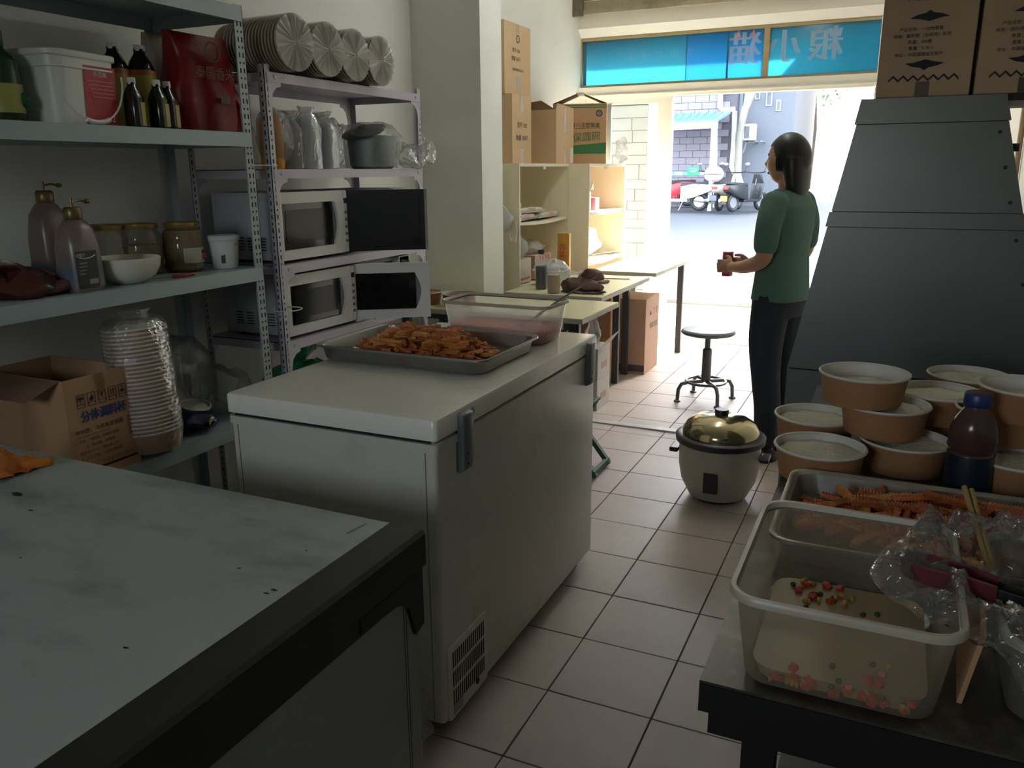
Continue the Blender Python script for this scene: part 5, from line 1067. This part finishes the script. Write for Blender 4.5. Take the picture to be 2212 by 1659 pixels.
# ------------------------------------------------------------------ open cabinets against the left wall
m_cab = M('cabinet_cream', 'f2e8cc', .5, var=.06, scale=3); m_cabw = M('cabinet_edge', 'd6d0bc', .5, var=.04)
def cabinet(label, x1, y0, y1, shelves, h=1.494):
    x0 = XL + .02; t = thing('open_cabinet', label, 'cabinet', ((x0 + x1) / 2, (y0 + y1) / 2, 0)); w, d = (x1 - x0) / 2, (y1 - y0) / 2; th = .018
    MB().box(-w, w, -d, -d + th, 0, h).build('side_panel', m_cab, t); MB().box(-w, w, d - th, d, 0, h).build('side_panel', m_cab, t)
    MB().box(-w, w, -d + th, d - th, h - th, h).build('top_panel', m_cab, t); MB().box(-w, w, -d + th, d - th, .06, .06 + th).build('bottom_panel', m_cab, t)
    MB().box(-w, -w + .008, -d + th, d - th, .08, h - th).build('back_panel', m_cab, t)
    for z in shelves:
        sag = MB(); n = 8; yy = np.linspace(-d + th, d - th, n)
        sag.loft([[(-w + .01, y, z - th - .012 * math.sin(PI * i / (n - 1))), (w - .004, y, z - th - .012 * math.sin(PI * i / (n - 1))), (w - .004, y, z - .012 * math.sin(PI * i / (n - 1))), (-w + .01, y, z - .012 * math.sin(PI * i / (n - 1)))] for i, y in enumerate(yy)])
        sag.build('shelf', m_cabw, t)
    MB().box(w - .001, w + .002, -d, -d + th, .06, h).build('edge_strip', m_cabw, t); MB().box(w - .001, w + .002, d - th, d, .06, h).build('edge_strip', m_cabw, t); MB().box(w - .001, w + .002, -d + th, d - th, h - th, h).build('edge_strip', m_cabw, t)
    MB().box(w - .03, w - .005, -.02, .02, h - th - .018, h - th).build('door_catch', m_cabw, t)
    return t
cabinet('open cream cabinet holding white packets next to the pier', -2.15, 4.72, 5.572, (1.135, .74))
cabinet('open cream cabinet in the sun nearest the doorway', -2.0, 5.578, 6.42, (1.16, .80))
XC1 = -2.15
m_pk = M('packet_white', 'c9c3b8', .25, var=.1, scale=12, bump=.6, bscale=20); m_pkred = M('packet_print', 'b3564a', .5)
k_ = 0
for (y, z, rz, lab) in ((4.93, 1.138, .06, 'lower white sachet packet on the cabinet shelf beside the side panel'), (5.03, 1.179, -.05, 'white sachet packet topmost on the cabinet shelf'), (5.34, 1.138, .04, 'white sachet packet with shiny end on the cabinet shelf')):
    t = thing('white_packet', lab, 'packet', (XC1 - .14, y, z), rz, 'white packets on the cabinet shelf')
    MB().loft([[(x, yy, zz) for x, zz in ((-.09, .002), (.09, .002), (.1, .02), (.09, .038 * s_), (-.09, .038 * s_), (-.1, .02))] for yy, s_ in ((-.2, .2), (-.17, .9), (0, 1.05), (.15, .9), (.2, .15))]).crumple(.006, 16, k_, zmin=.0).build('packet', m_pk, t, smooth=50)
    for r in range(2): lettering('一次性餐具', t, m_pkred, (.102, -.03, .022 - .0 * r), (0, 1, 0), (0, 0, 1), .03); break
    k_ += 1
t = thing('upright_packet', 'upright white packet with red stripes at the cabinet side', 'packet', (XC1 - .05, 4.765, 1.135))
MB().box(-.05, .04, -.012, .02, 0, .12).build('packet', m_pk, t, bevel=.006)
for z in (.03, .06, .09): MB().box(.04, .041, -.01, .018, z, z + .008).build('stripe', m_pkred, t)
bag('grey_bag', 'knotted pale grey plastic bag inside the cabinet beside the pot', (XC1 - .12, 4.86, .90), (.2, .22, .18), f_hazy, .03, 12, 3., knot=False)
bxp = thing('paper_box', 'white printed paper box under the grey bag in the cabinet', 'box', (XC1 - .13, 4.87, .741)); MB().box(-.1, .1, -.11, .11, 0, .155).build('box', M('paper_box', 'b9b4a8', .6, var=.06), bxp, bevel=.003)
MB().box(.1, .1012, -.09, .09, .02, .035).build('print_band', m_pkred, bxp)
bxq = thing('pink_striped_box', 'pink striped box with white film on top inside the cabinet', 'box', (XC1 - .14, 5.22, .738)); MB().box(-.1, .1, -.15, .13, 0, .16).build('box', M('pink_box', 'b9978a', .6, var=.1), bxq, bevel=.003)
for k in range(5): MB().box(.1, .1012, -.13 + .05 * k, -.11 + .05 * k, .02, .15).build('stripe', m_pkred, bxq)
bag('white_film', 'crumpled white film heaped on the pink striped box', (XC1 - .15, 5.2, .90), (.2, .32, .09), f_white, .03, 12, 6., knot=False)
hb_ = bag('hanging_bag', 'white carrier bag hanging from the cabinet side panel', (XC1 - .1, 4.665, 1.07), (.18, .09, .2), f_white, .025, 13, 5., knot=False)
MB().tube([(.05, 0, .03), (.07, 0, -.04), (.1, 0, -.05), (.11, 0, .02), (.1, 0, .08)], .004, 6).build('handle_loop', f_white, hb_)
wb_ = thing('white_box', 'white box lying tilted on the sunny cabinet shelf', 'box', (-2.2, 5.82, 1.165), .3); MB().box(-.12, .12, -.1, .1, .0, .13).build('box', M('box_white', 'd8d4c8', .7), wb_, bevel=.003)
MB().loft([[(-.12, -.1, .131), (.12, -.1, .131)], [(-.1, .03, .2), (.14, .03, .2)], [(-.1, .12, .14), (.14, .12, .14)]], False, False, close=False).build('lid_flap', MATS['box_white'], wb_)
pp = thing('pink_box', 'small pink packet beside the white box in the sunny cabinet', 'packet', (-2.14, 6.02, 1.158)); MB().box(-.05, .05, -.04, .05, 0, .09).build('packet', M('pink_packet', 'c27a86', .5), pp, bevel=.003)
bag('white_bag', 'bulky white bags filling the lower sunny cabinet', (-2.2, 5.88, .802), (.32, .4, .26), f_white, .05, 10, 9., knot=False)
tr3 = thing('wire_utensils', 'bundle of thin dark skewers on the sunny cabinet shelf', 'skewers', (-2.08, 6.25, .803)); 
for k in range(6): MB().tube([(-.08 + .01 * k, -.12, .004 + .002 * k), (.05 + .004 * k, .1, .006 + .002 * k)], .002, 5).build('skewer', m_tleg, tr3)
# ------------------------------------------------------------------ cartons on the cabinets
m_kb = M('carton_light', 'c6a884', .85, var=.07, scale=5, bump=.04, bscale=60); m_kb2 = M('carton_print', 'c29a72', .85, var=.06)
zc_ = 1.4945
a_ = thing('sealed_carton', 'sealed brown carton with faint print on the cabinet top', 'cardboard box', (-2.44, 5.107, zc_)); MB().box(-.14, .14, -.152, .152, 0, .43).build('box', m_kb, a_, bevel=.003)
MB().box(.14, .1412, -.03, .03, .33, .43).box(.14, .1412, -.03, .03, 0, .09).build('tape', m_tape, a_)
for r, s in enumerate(('型号 100', '数量 500只')): lettering(s, a_, m_print, (.1405, .0, .24 - .08 * r), (0, 1, 0), (0, 0, 1), .04)
b2 = thing('flat_tall_carton', 'slim tall brown carton standing on the sealed carton', 'cardboard box', (-2.39, 5.147, zc_ + .431)); MB().box(-.045, .045, -.205, .205, 0, .435).build('box', m_kb, b2, bevel=.003)
MB().box(.045, .0462, -.02, .02, .34, .43).box(.045, .0462, -.02, .02, .02, .12).build('tape', m_tape, b2)
for r, s in enumerate(('型号 100', '数量 500只')): lettering(s, b2, m_print, (.0455, -.03, .27 - .05 * r), (0, 1, 0), (0, 0, 1), .03)
lettering('福建环保餐具有限公司', b2, m_print, (.0455, 0, .155), (0, 1, 0), (0, 0, 1), .018)
MB().ring(.022, .003, 0, n=18, m=5).xf(TR(.0455, 0, .345) @ Matrix.Rotation(PI / 2, 4, 'Y')).build('round_mark', m_print, b2)
ob_ = thing('open_carton', 'open brown carton with torn flap on the cabinets', 'cardboard box', (-2.37, 5.623, zc_)); carton_walls(ob_, .34, .334, .36, m_kb)
MB().loft([[(.17, -.167, .36), (.17, .167, .36)], [(.172, -.155, .4), (.17, .165, .385)]], False, False, close=False).build('flap', m_kb, ob_)
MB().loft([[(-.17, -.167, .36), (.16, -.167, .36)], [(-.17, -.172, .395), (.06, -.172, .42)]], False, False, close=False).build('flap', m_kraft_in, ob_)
MB().box(.17, .1712, -.02, .02, .22, .38).box(.17, .1712, -.02, .02, 0.01, .12).build('tape', m_tape, ob_); MB().box(.1705, .172, .1, .16, .01, .11).build('shipping_label', M('label_paper', 'cfd0cc', .7), ob_)
pc = thing('green_striped_carton', 'brown carton printed with a green slanted stripe on the cabinets', 'cardboard box', (Py(1252, 300, 6.02).x - .052, 6.18, zc_), .3); MB().box(-.2, .2, -.16, .16, 0, .435).build('box', m_kb2, pc, bevel=.002)
m_gp = M('print_green', '3f7a4c', .7, var=.05); yf = -.1605
MB().prism([(-.2, .075), (.2, .075), (.2, .155), (-.2, .125)], 0, .001, Matrix(((1, 0, 0, 0), (0, 0, -1, yf), (0, 1, 0, 0), (0, 0, 0, 1)))).build('green_stripe', m_gp, pc)
for z in (.42, .405): MB().box(-.2, .2, yf - .001, yf, z, z + .006).build('thin_stripe', m_gp, pc)
lettering('可降解婴儿注塑餐盒', pc, m_print, (-.01, yf, .28), (1, 0, 0), (0, 0, 1), .036); MB().box(-.16, .16, yf - .001, yf, .258, .26).build('rule', m_print, pc)
lettering('环保圆碗', pc, m_gp, (.02, yf, .19), (1, .0, .08), (0, 0, 1), .07)
MB().ring(.02, .004, 0, n=18, m=5).xf(TR(.145, yf, .365) @ Matrix.Rotation(PI / 2, 4, 'X')).build('quality_mark', m_blue, pc); lettering('S', pc, m_blue, (.145, yf, .365), (1, 0, 0), (0, 0, 1), .035)
MB().loft([[(-.2, -.17, .436), (-.2, .17, .436)], [(-.02, -.13, .51), (-.02, .13, .51)]], False, False, close=False).build('flap', m_kb2, pc); MB().loft([[(.2, -.17, .436), (.2, .17, .436)], [(.02, -.13, .51), (.02, .13, .51)]], False, False, close=False).build('flap', m_kb2, pc)
MB().box(-.03, .03, -.135, .1, .508, .515).build('flap_tape', M('tape_white', 'cfcfc8', .3), pc)
wpk = bag('film_ball', 'ball of shiny clear film beside the green-striped carton', (-2.02 + .04, 6.25, zc_ + .001), (.09, .1, .2), f_clear, .03, 18, 4., knot=False)
# ------------------------------------------------------------------ cartons and crates on the floor
big = thing('tall_carton', 'tall brown carton with dark base band standing by the doorway', 'cardboard box', (-1.765, 5.825, 0)); MB().box(-.188, .188, -.178, .178, 0, .553).build('box', M('carton_rose', 'b89680', .85, var=.06), big, bevel=.004)
MB().box(-.186, .186, -.1792, -.178, .02, .07).build('base_band', M('band_dark', '4a464e', .6), big)
for y, s in ((-.06, '▲'), (.03, '丁'), (.1, '♀')): lettering(s, big, m_print, (.1885, y, .44), (0, 1, 0), (0, 0, 1), .05)
lettering('餐具包装', big, m_print, (.1885, .03, .34), (0, 1, 0), (0, 0, 1), .05)
br_ = thing('brown_carton', 'dark brown carton under the middle table behind the yellow crate', 'cardboard box', (-1.9, 5.49, 0)); MB().box(-.16, .13, -.055, .055, 0, .68).build('box', m_kraft, br_, bevel=.004)
lettering('易碎物品', br_, m_print, (0, -.0555, .5), (1, 0, 0), (0, 0, 1), .06)
yc = thing('yellow_crate', 'yellow plastic crate on the floor beside the table leg', 'crate', (-1.87, 5.29, 0)); MB().rloft([(.21, .16, .02, 0), (.23, .18, .02, .3)]).build('body', M('crate_yellow', 'b5842c', .45, var=.08), yc, smooth=True)
MB().rloft([(.25, .2, .025, .285), (.25, .2, .025, .305), (.22, .17, .02, .306)]).build('lid', MATS['crate_yellow'], yc, smooth=True)
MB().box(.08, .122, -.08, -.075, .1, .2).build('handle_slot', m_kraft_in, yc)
for k in range(2):
    wcx = thing('white_carton', ('white carton on the floor, lower of the pair' if not k else 'open white carton on top of another white carton') + ' under the middle table', 'cardboard box', (-1.70, 4.75, .196 * k), 0, 'white cartons under the table')
    MB().box(-.13, .115, -.12, .12, 0, .195).build('box', M('carton_white', 'c3c1bc', .7, var=.04), wcx, bevel=.003)
    MB().box(.115, .1162, -.05, .05, .06, .1).build('red_print', M('print_pink', 'b39088', .7), wcx)
    if k: MB().loft([[(.115, -.12, .196), (.115, .12, .196)], [(.18, -.1, .27), (.18, .12, .285)]], False, False, close=False).build('flap', MATS['carton_white'], wcx)
gs = thing('green_folding_stool', 'small green wooden folding stool half hidden by the freezer', 'stool', (-1.36, 3.62, 0)); m_gw = M('stool_green', '3c5542', .6, var=.15)
for s in (-.1, .1):
    MB().bar((-.09, s, .33), (.15, s + .02, .012), .03, .022).build('leg', m_gw, gs); MB().bar((.07, s + .03, .33), (-.15, s + .05, .012), .03, .022).build('leg', m_gw, gs)
MB().bar((.14, -.1, .03), (.14, .13, .03), .022).build('foot_rail', m_gw, gs); MB().box(-.11, .085, -.12, .16, .33, .345).build('seat', m_gw, gs, bevel=.004)
# ------------------------------------------------------------------ swivel stool
ss = thing('swivel_stool', 'round grey-topped swivel stool with a curved metal base', 'stool', (-1.03, 5.16, 0)); m_sm = M('stool_metal', '6a6c6e', .3, .7, var=.08)
MB().lathe([(.16, .435), (.168, .442), (.168, .456), (.16, .464), (.155, .466)], 36).build('seat', M('seat_grey', '7d8082', .45, var=.05), ss, smooth=True)
MB().ring(.165, .006, .447, n=36).build('seat_band', m_sm, ss, smooth=True)
MB().lathe([(.12, .425), (.12, .434)], 24).build('seat_plate', m_sm, ss)
MB().lathe([(.028, .13), (.03, .14), (.03, .33), (.026, .34), (.018, .345), (.018, .424)], 18).build('column', m_sm, ss, smooth=True)
MB().ring(.125, .009, .125, n=32).build('foot_ring', m_sm, ss, smooth=True)
for k in range(4):
    a = k * PI / 2 + .62; c_, s_ = math.cos(a), math.sin(a)
    MB().tube([(.02 * c_, .02 * s_, .125), (.12 * c_, .12 * s_, .125), (.165 * c_, .165 * s_, .115), (.185 * c_, .185 * s_, .08), (.19 * c_, .19 * s_, .012)], .012, 10).build('leg', m_sm, ss, smooth=True)
    MB().lathe([(.022, 0), (.022, .008), (.015, .012)], 14, .19 * c_, .19 * s_).build('foot', m_sm, ss)
# ------------------------------------------------------------------ rice cooker
rc = thing('rice_cooker', 'large white rice cooker with black rim and shiny lid on the floor', 'rice cooker', (-.632, 3.56, 0)); 
MB().lathe([(.11, .012), (.13, .02), (.165, .09), (.178, .16), (.18, .27)], 40).build('body', M('cooker_white', 'a8a090', .35, var=.03), rc, smooth=True)
MB().lathe([(.1, 0), (.11, .013)], 30).build('base', m_dark, rc)
MB().lathe([(.182, .265), (.196, .272), (.198, .295), (.188, .303), (.17, .303)], 40).build('rim', M('cooker_black', '232221', .4), rc, smooth=True)
MB().lathe([(.168, .3), (.168, .322), (.15, .352), (.11, .378), (.05, .392), (.001, .395)], 40).build('lid', M('lid_chrome', 'b3a684', .12, .9, var=.05), rc, smooth=True)
MB().lathe([(.03, .39), (.032, .405), (.028, .415), (.001, .417)], 20).build('knob', MATS['cooker_black'], rc, smooth=True)
for s in (-1, 1): MB().box(s * .2 - .02, s * .2 + .02, -.045, .045, .2, .222).build('handle', MATS['cooker_black'], rc, bevel=.006)
MB().box(-.03, .03, -.186, -.176, .08, .17).build('switch_panel', MATS['cooker_black'], rc)

# ------------------------------------------------------------------ bits along the right wall and at the freezer foot
q = Px(2196, 350, XR - .02); wp = thing('wall_pipe', 'thin tan pipe running up the right wall behind the steel hood', 'pipe', (XR - .018, q.y, 0))
MB().tube([(0, 0, .02), (0, 0, ZC - .02)], .014, 10).build('pipe', M('pipe_tan', '9a8468', .5), wp, smooth=True)
for z in (.6, 1.3, 2.0): MB().box(-.006, .017, -.02, .02, z - .01, z + .01).build('clip', m_cream, wp)
bag('paper_wad', 'crumpled pale paper wedged on the short dark shelf', (.42, 3.12, 1.666 - .0), (.1, .12, .05), M('paper_pale', 'b5ad9c', .8, var=.1), .02, 18, 3., cat='paper', knot=False)
bag('film_scrap', 'scrap of clear film clinging at the near freezer foot', (-.99, 1.53, 0), (.06, .05, .2), f_clear, .02, 22, 6., cat='plastic film', knot=False)
# ------------------------------------------------------------------ person
def spline(pts, rad, n=6):
    P = [Vector(p) for p in pts]; out = []; ro = []
    for i in range(len(P) - 1):
        p0, p1, p2, p3 = P[max(i - 1, 0)], P[i], P[i + 1], P[min(i + 2, len(P) - 1)]
        for k in range(n):
            t = k / n; out.append(.5 * ((2 * p1) + (p2 - p0) * t + (2 * p0 - 5 * p1 + 4 * p2 - p3) * t * t + (3 * p1 - p0 - 3 * p2 + p3) * t ** 3)); ro.append(rad[i] + (rad[i + 1] - rad[i]) * t)
    out.append(P[-1]); ro.append(rad[-1]); return out, ro
def limb(pts, rad, mat, n=14, k=6):
    a, r = spline(pts, rad, k); out = [MB().tube(a, r, n).mesh('limb', mat)]
    for p, q in ((a[0], r[0]), (a[-1], r[-1])): out.append(MB().ball(p, q * .99, n, 10).mesh('cap', mat))
    return out
def trunk(secs, mat, n=28):   # (z, x centre, half depth, half width)
    zs = [s[0] for s in secs]; zz = np.linspace(zs[0], zs[-1], 26); g = lambda j: np.interp(zz, zs, [s[j] for s in secs])
    return MB().loft([[(cx + a * math.copysign(abs(math.cos(t)) ** .85, math.cos(t)), b * math.copysign(abs(math.sin(t)) ** .85, math.sin(t)), z) for t in [2 * PI * i / n for i in range(n)]] for z, cx, a, b in zip(zz, g(1), g(2), g(3))]).mesh('trunk', mat)
def merge_remesh(name, meshes, vox, mat, it=3):
    bm = bmesh.new()
    for m in meshes: bm.from_mesh(m)
    me = bpy.data.meshes.new(name); bm.to_mesh(me); bm.free(); o = bpy.data.objects.new(name, me); C.objects.link(o)
    r = o.modifiers.new('r', 'REMESH'); r.mode = 'VOXEL'; r.voxel_size = vox; r.use_smooth_shade = True
    s = o.modifiers.new('m', 'SMOOTH'); s.factor = .5; s.iterations = it
    dg = bpy.context.evaluated_depsgraph_get(); ev = bpy.data.meshes.new_from_object(o.evaluated_get(dg)); bpy.data.objects.remove(o)
    for m in meshes: bpy.data.meshes.remove(m)
    ev.materials.clear(); ev.materials.append(mat); ev.polygons.foreach_set('use_smooth', [True] * len(ev.polygons)); ev.name = name; return ev
PA = math.radians(160); PXY = (-.5, 4.24)
pe = thing('person', 'person in a green top and dark trousers standing beside the rice cooker', 'person', (PXY[0], PXY[1], 0), PA)
m_skin = M('skin', 'b98a6c', .5, var=.06); m_hair = M('hair_black', '15130f', .4, var=.3, scale=40, stretch=(10, 10, 1)); m_shirt = M('shirt_green', '4f6f62', .8, var=.08, bump=.15, bscale=50); m_trs = M('trousers_navy', '1d242d', .8, var=.1); m_shoe = M('shoe_dark', '20201e', .5)
# local frame: +x is the way the person faces, z up; total height 1.60
bp_ = [trunk([(.80, 0, .09, .15), (.9, 0, .1, .155), (1.02, 0, .085, .125), (1.15, -.004, .095, .14), (1.27, -.008, .09, .155), (1.33, -.006, .06, .12), (1.36, -.004, .045, .06)], m_skin)]
bp_ += limb([(-.006, 0, 1.3), (0, 0, 1.37), (.012, 0, 1.45)], [.055, .048, .05], m_skin)
for s in (-1, 1):
    bp_ += limb([(-.005, s * .155, 1.29), (-.012, s * .2, 1.17), (-.004, s * .21, 1.04), (.1, s * .17, .99), (.2, s * .105, .972), (.23, s * .088, .97)], [.05, .044, .039, .034, .026, .024], m_skin)
    bp_ += limb([(0, s * .08, .84), (.012, s * .086, .63), (.004, s * .084, .46), (-.02, s * .082, .28), (-.025, s * .08, .07)], [.088, .072, .054, .05, .034], m_skin)
    bp_ += limb([(-.04, s * .08, .035), (.04, s * .083, .035), (.12, s * .088, .025)], [.032, .034, .022], m_skin)
    # hand: palm, four unequal bent fingers, thumb from the side of the palm
    wx, wy, wz = .23, s * .088, .97
    bp_.append(MB().ball((wx + .036, wy - s * .012, wz), (.044, .015, .036), 16, 12).mesh('palm', m_skin))
    for k in range(4):
        z0 = wz + .027 - .0175 * k; L = (.03, .036, .033, .025)[k]
        bp_ += limb([(wx + .045, wy - s * .012, z0), (wx + .076, wy - s * .014, z0 - .002), (wx + .078 + L * .55, wy - s * .03, z0 - .004), (wx + .074 + L * .4, wy - s * .05, z0 - .005)], [.0085, .0085, .008, .007], m_skin, 10, 4)
    bp_ += limb([(wx + .012, wy - s * .01, wz + .024), (wx + .032, wy - s * .026, wz + .044), (wx + .058, wy - s * .044, wz + .046)], [.0115, .0095, .008], m_skin, 10, 4)
lp = []; n, m = 32, 24
for k in range(m + 1):
    t = PI * k / m; r = max(math.sin(t), 1e-3); z = math.cos(t); ring = []
    for i in range(n):
        a = 2 * PI * i / n; aa = a if a < PI else a - 2 * PI; x, y = r * math.cos(a), r * math.sin(a)
        X, Y, Z = x * .094, y * .074, z * .112
        if z < 0: X = X * (1 + .12 * z) - .014 * z; Y *= (1 + .22 * z)
        f = math.exp(-(aa / .17) ** 2)
        X += .024 * f * math.exp(-((z + .14) / .17) ** 2) + .007 * f * math.exp(-((z + .52) / .09) ** 2) + .01 * f * math.exp(-((z + .82) / .14) ** 2)
        for sy in (-1, 1): X -= .010 * math.exp(-((aa - sy * .42) / .2) ** 2 - ((z - .06) / .14) ** 2)
        ring.append((X + .02, Y, Z + 1.488))
    lp.append(ring)
bp_.append(MB().loft(lp).mesh('head', m_skin))
for s in (-1, 1): bp_.append(MB().ball((.005, s * .074, 1.48), (.02, .011, .03), 12, 8).mesh('ear', m_skin))
bo = link('body', merge_remesh('body', bp_, .005, m_skin, 2), pe)
for s in (-1, 1):
    e = MB().ball((.092, s * .031, 1.495), (.008, .013, .007), 12, 8).build('eye', M('eye_white', 'cfc9c0', .3), bo, smooth=True); MB().ball((.0985, s * .031, 1.495), (.003, .006, .006), 10, 6).build('iris', m_hair, e)
    MB().tube([(.103, s * .014, 1.514), (.1, s * .032, 1.52), (.09, s * .05, 1.514)], .003, 6).build('eyebrow', m_hair, bo)
MB().ball((.104, 0, 1.43), (.006, .022, .007), 12, 8).build('lips', M('lips', '9a5a50', .5), bo, smooth=True)
sh_ = [trunk([(.82, 0, .122, .176), (.95, 0, .112, .158), (1.06, 0, .104, .146), (1.18, -.006, .112, .16), (1.27, -.008, .104, .168), (1.33, -.006, .075, .13), (1.355, -.004, .058, .075)], m_shirt)]
for s in (-1, 1): sh_ += limb([(-.006, s * .14, 1.285), (-.014, s * .195, 1.2), (-.012, s * .208, 1.1)], [.066, .06, .057], m_shirt)
link('top', merge_remesh('top', sh_, .007, m_shirt), pe)
tr_m = [trunk([(.74, 0, .1, .15), (.82, 0, .115, .168), (.93, 0, .106, .152)], m_trs)]
for s in (-1, 1): tr_m += limb([(0, s * .082, .82), (.014, s * .088, .63), (.004, s * .087, .45), (-.016, s * .085, .28), (-.02, s * .084, .11)], [.098, .086, .072, .066, .06], m_trs)
link('trousers', merge_remesh('trousers', tr_m, .007, m_trs), pe)
for s in (-1, 1):
    MB().loft([[(x, s * .083 + y * w, z) for y, z in ((-1, 0), (1, 0), (.95, h * .7), (0, h), (-.95, h * .7))] for x, w, h in ((-.08, .03, .055), (-.02, .044, .085), (.06, .048, .07), (.13, .042, .042), (.158, .02, .022))]).build('shoe', m_shoe, pe, smooth=True, bevel=.006)
lp = []
for k in range(15):
    t = PI * .66 * k / 14; lp.append([(.008 + math.sin(t) * math.cos(a) * .108, math.sin(t) * math.sin(a) * .088, 1.494 + math.cos(t) * .124) for a in [2 * PI * i / 30 for i in range(30)]])
hp_ = [MB().loft(lp).mesh('haircap', m_hair)] + [trunk([(1.3, -.05, .03, .055), (1.36, -.045, .045, .08), (1.43, -.035, .055, .088), (1.5, -.02, .07, .088)], m_hair)]
hm = merge_remesh('hair', hp_, .006, m_hair); bmh = bmesh.new(); bmh.from_mesh(hm)
bmesh.ops.delete(bmh, geom=[v for v in bmh.verts if v.co.x > .035 + max(0, v.co.z - 1.5) * .5 and v.co.z < 1.552], context='VERTS'); bmh.to_mesh(hm); bmh.free()
link('hair', hm, pe)
rp = thing('red_packet', 'small red packet held in the hands of the person', 'packet', (PXY[0] + .305 * math.cos(PA), PXY[1] + .305 * math.sin(PA), .97), PA)
MB().rloft([(.04, .05, .01, -.06), (.045, .055, .012, .0), (.04, .05, .01, .065)], n=3).build('packet', M('packet_red', 'a8323c', .4, var=.1), rp, smooth=True)
bpy.context.view_layer.update()
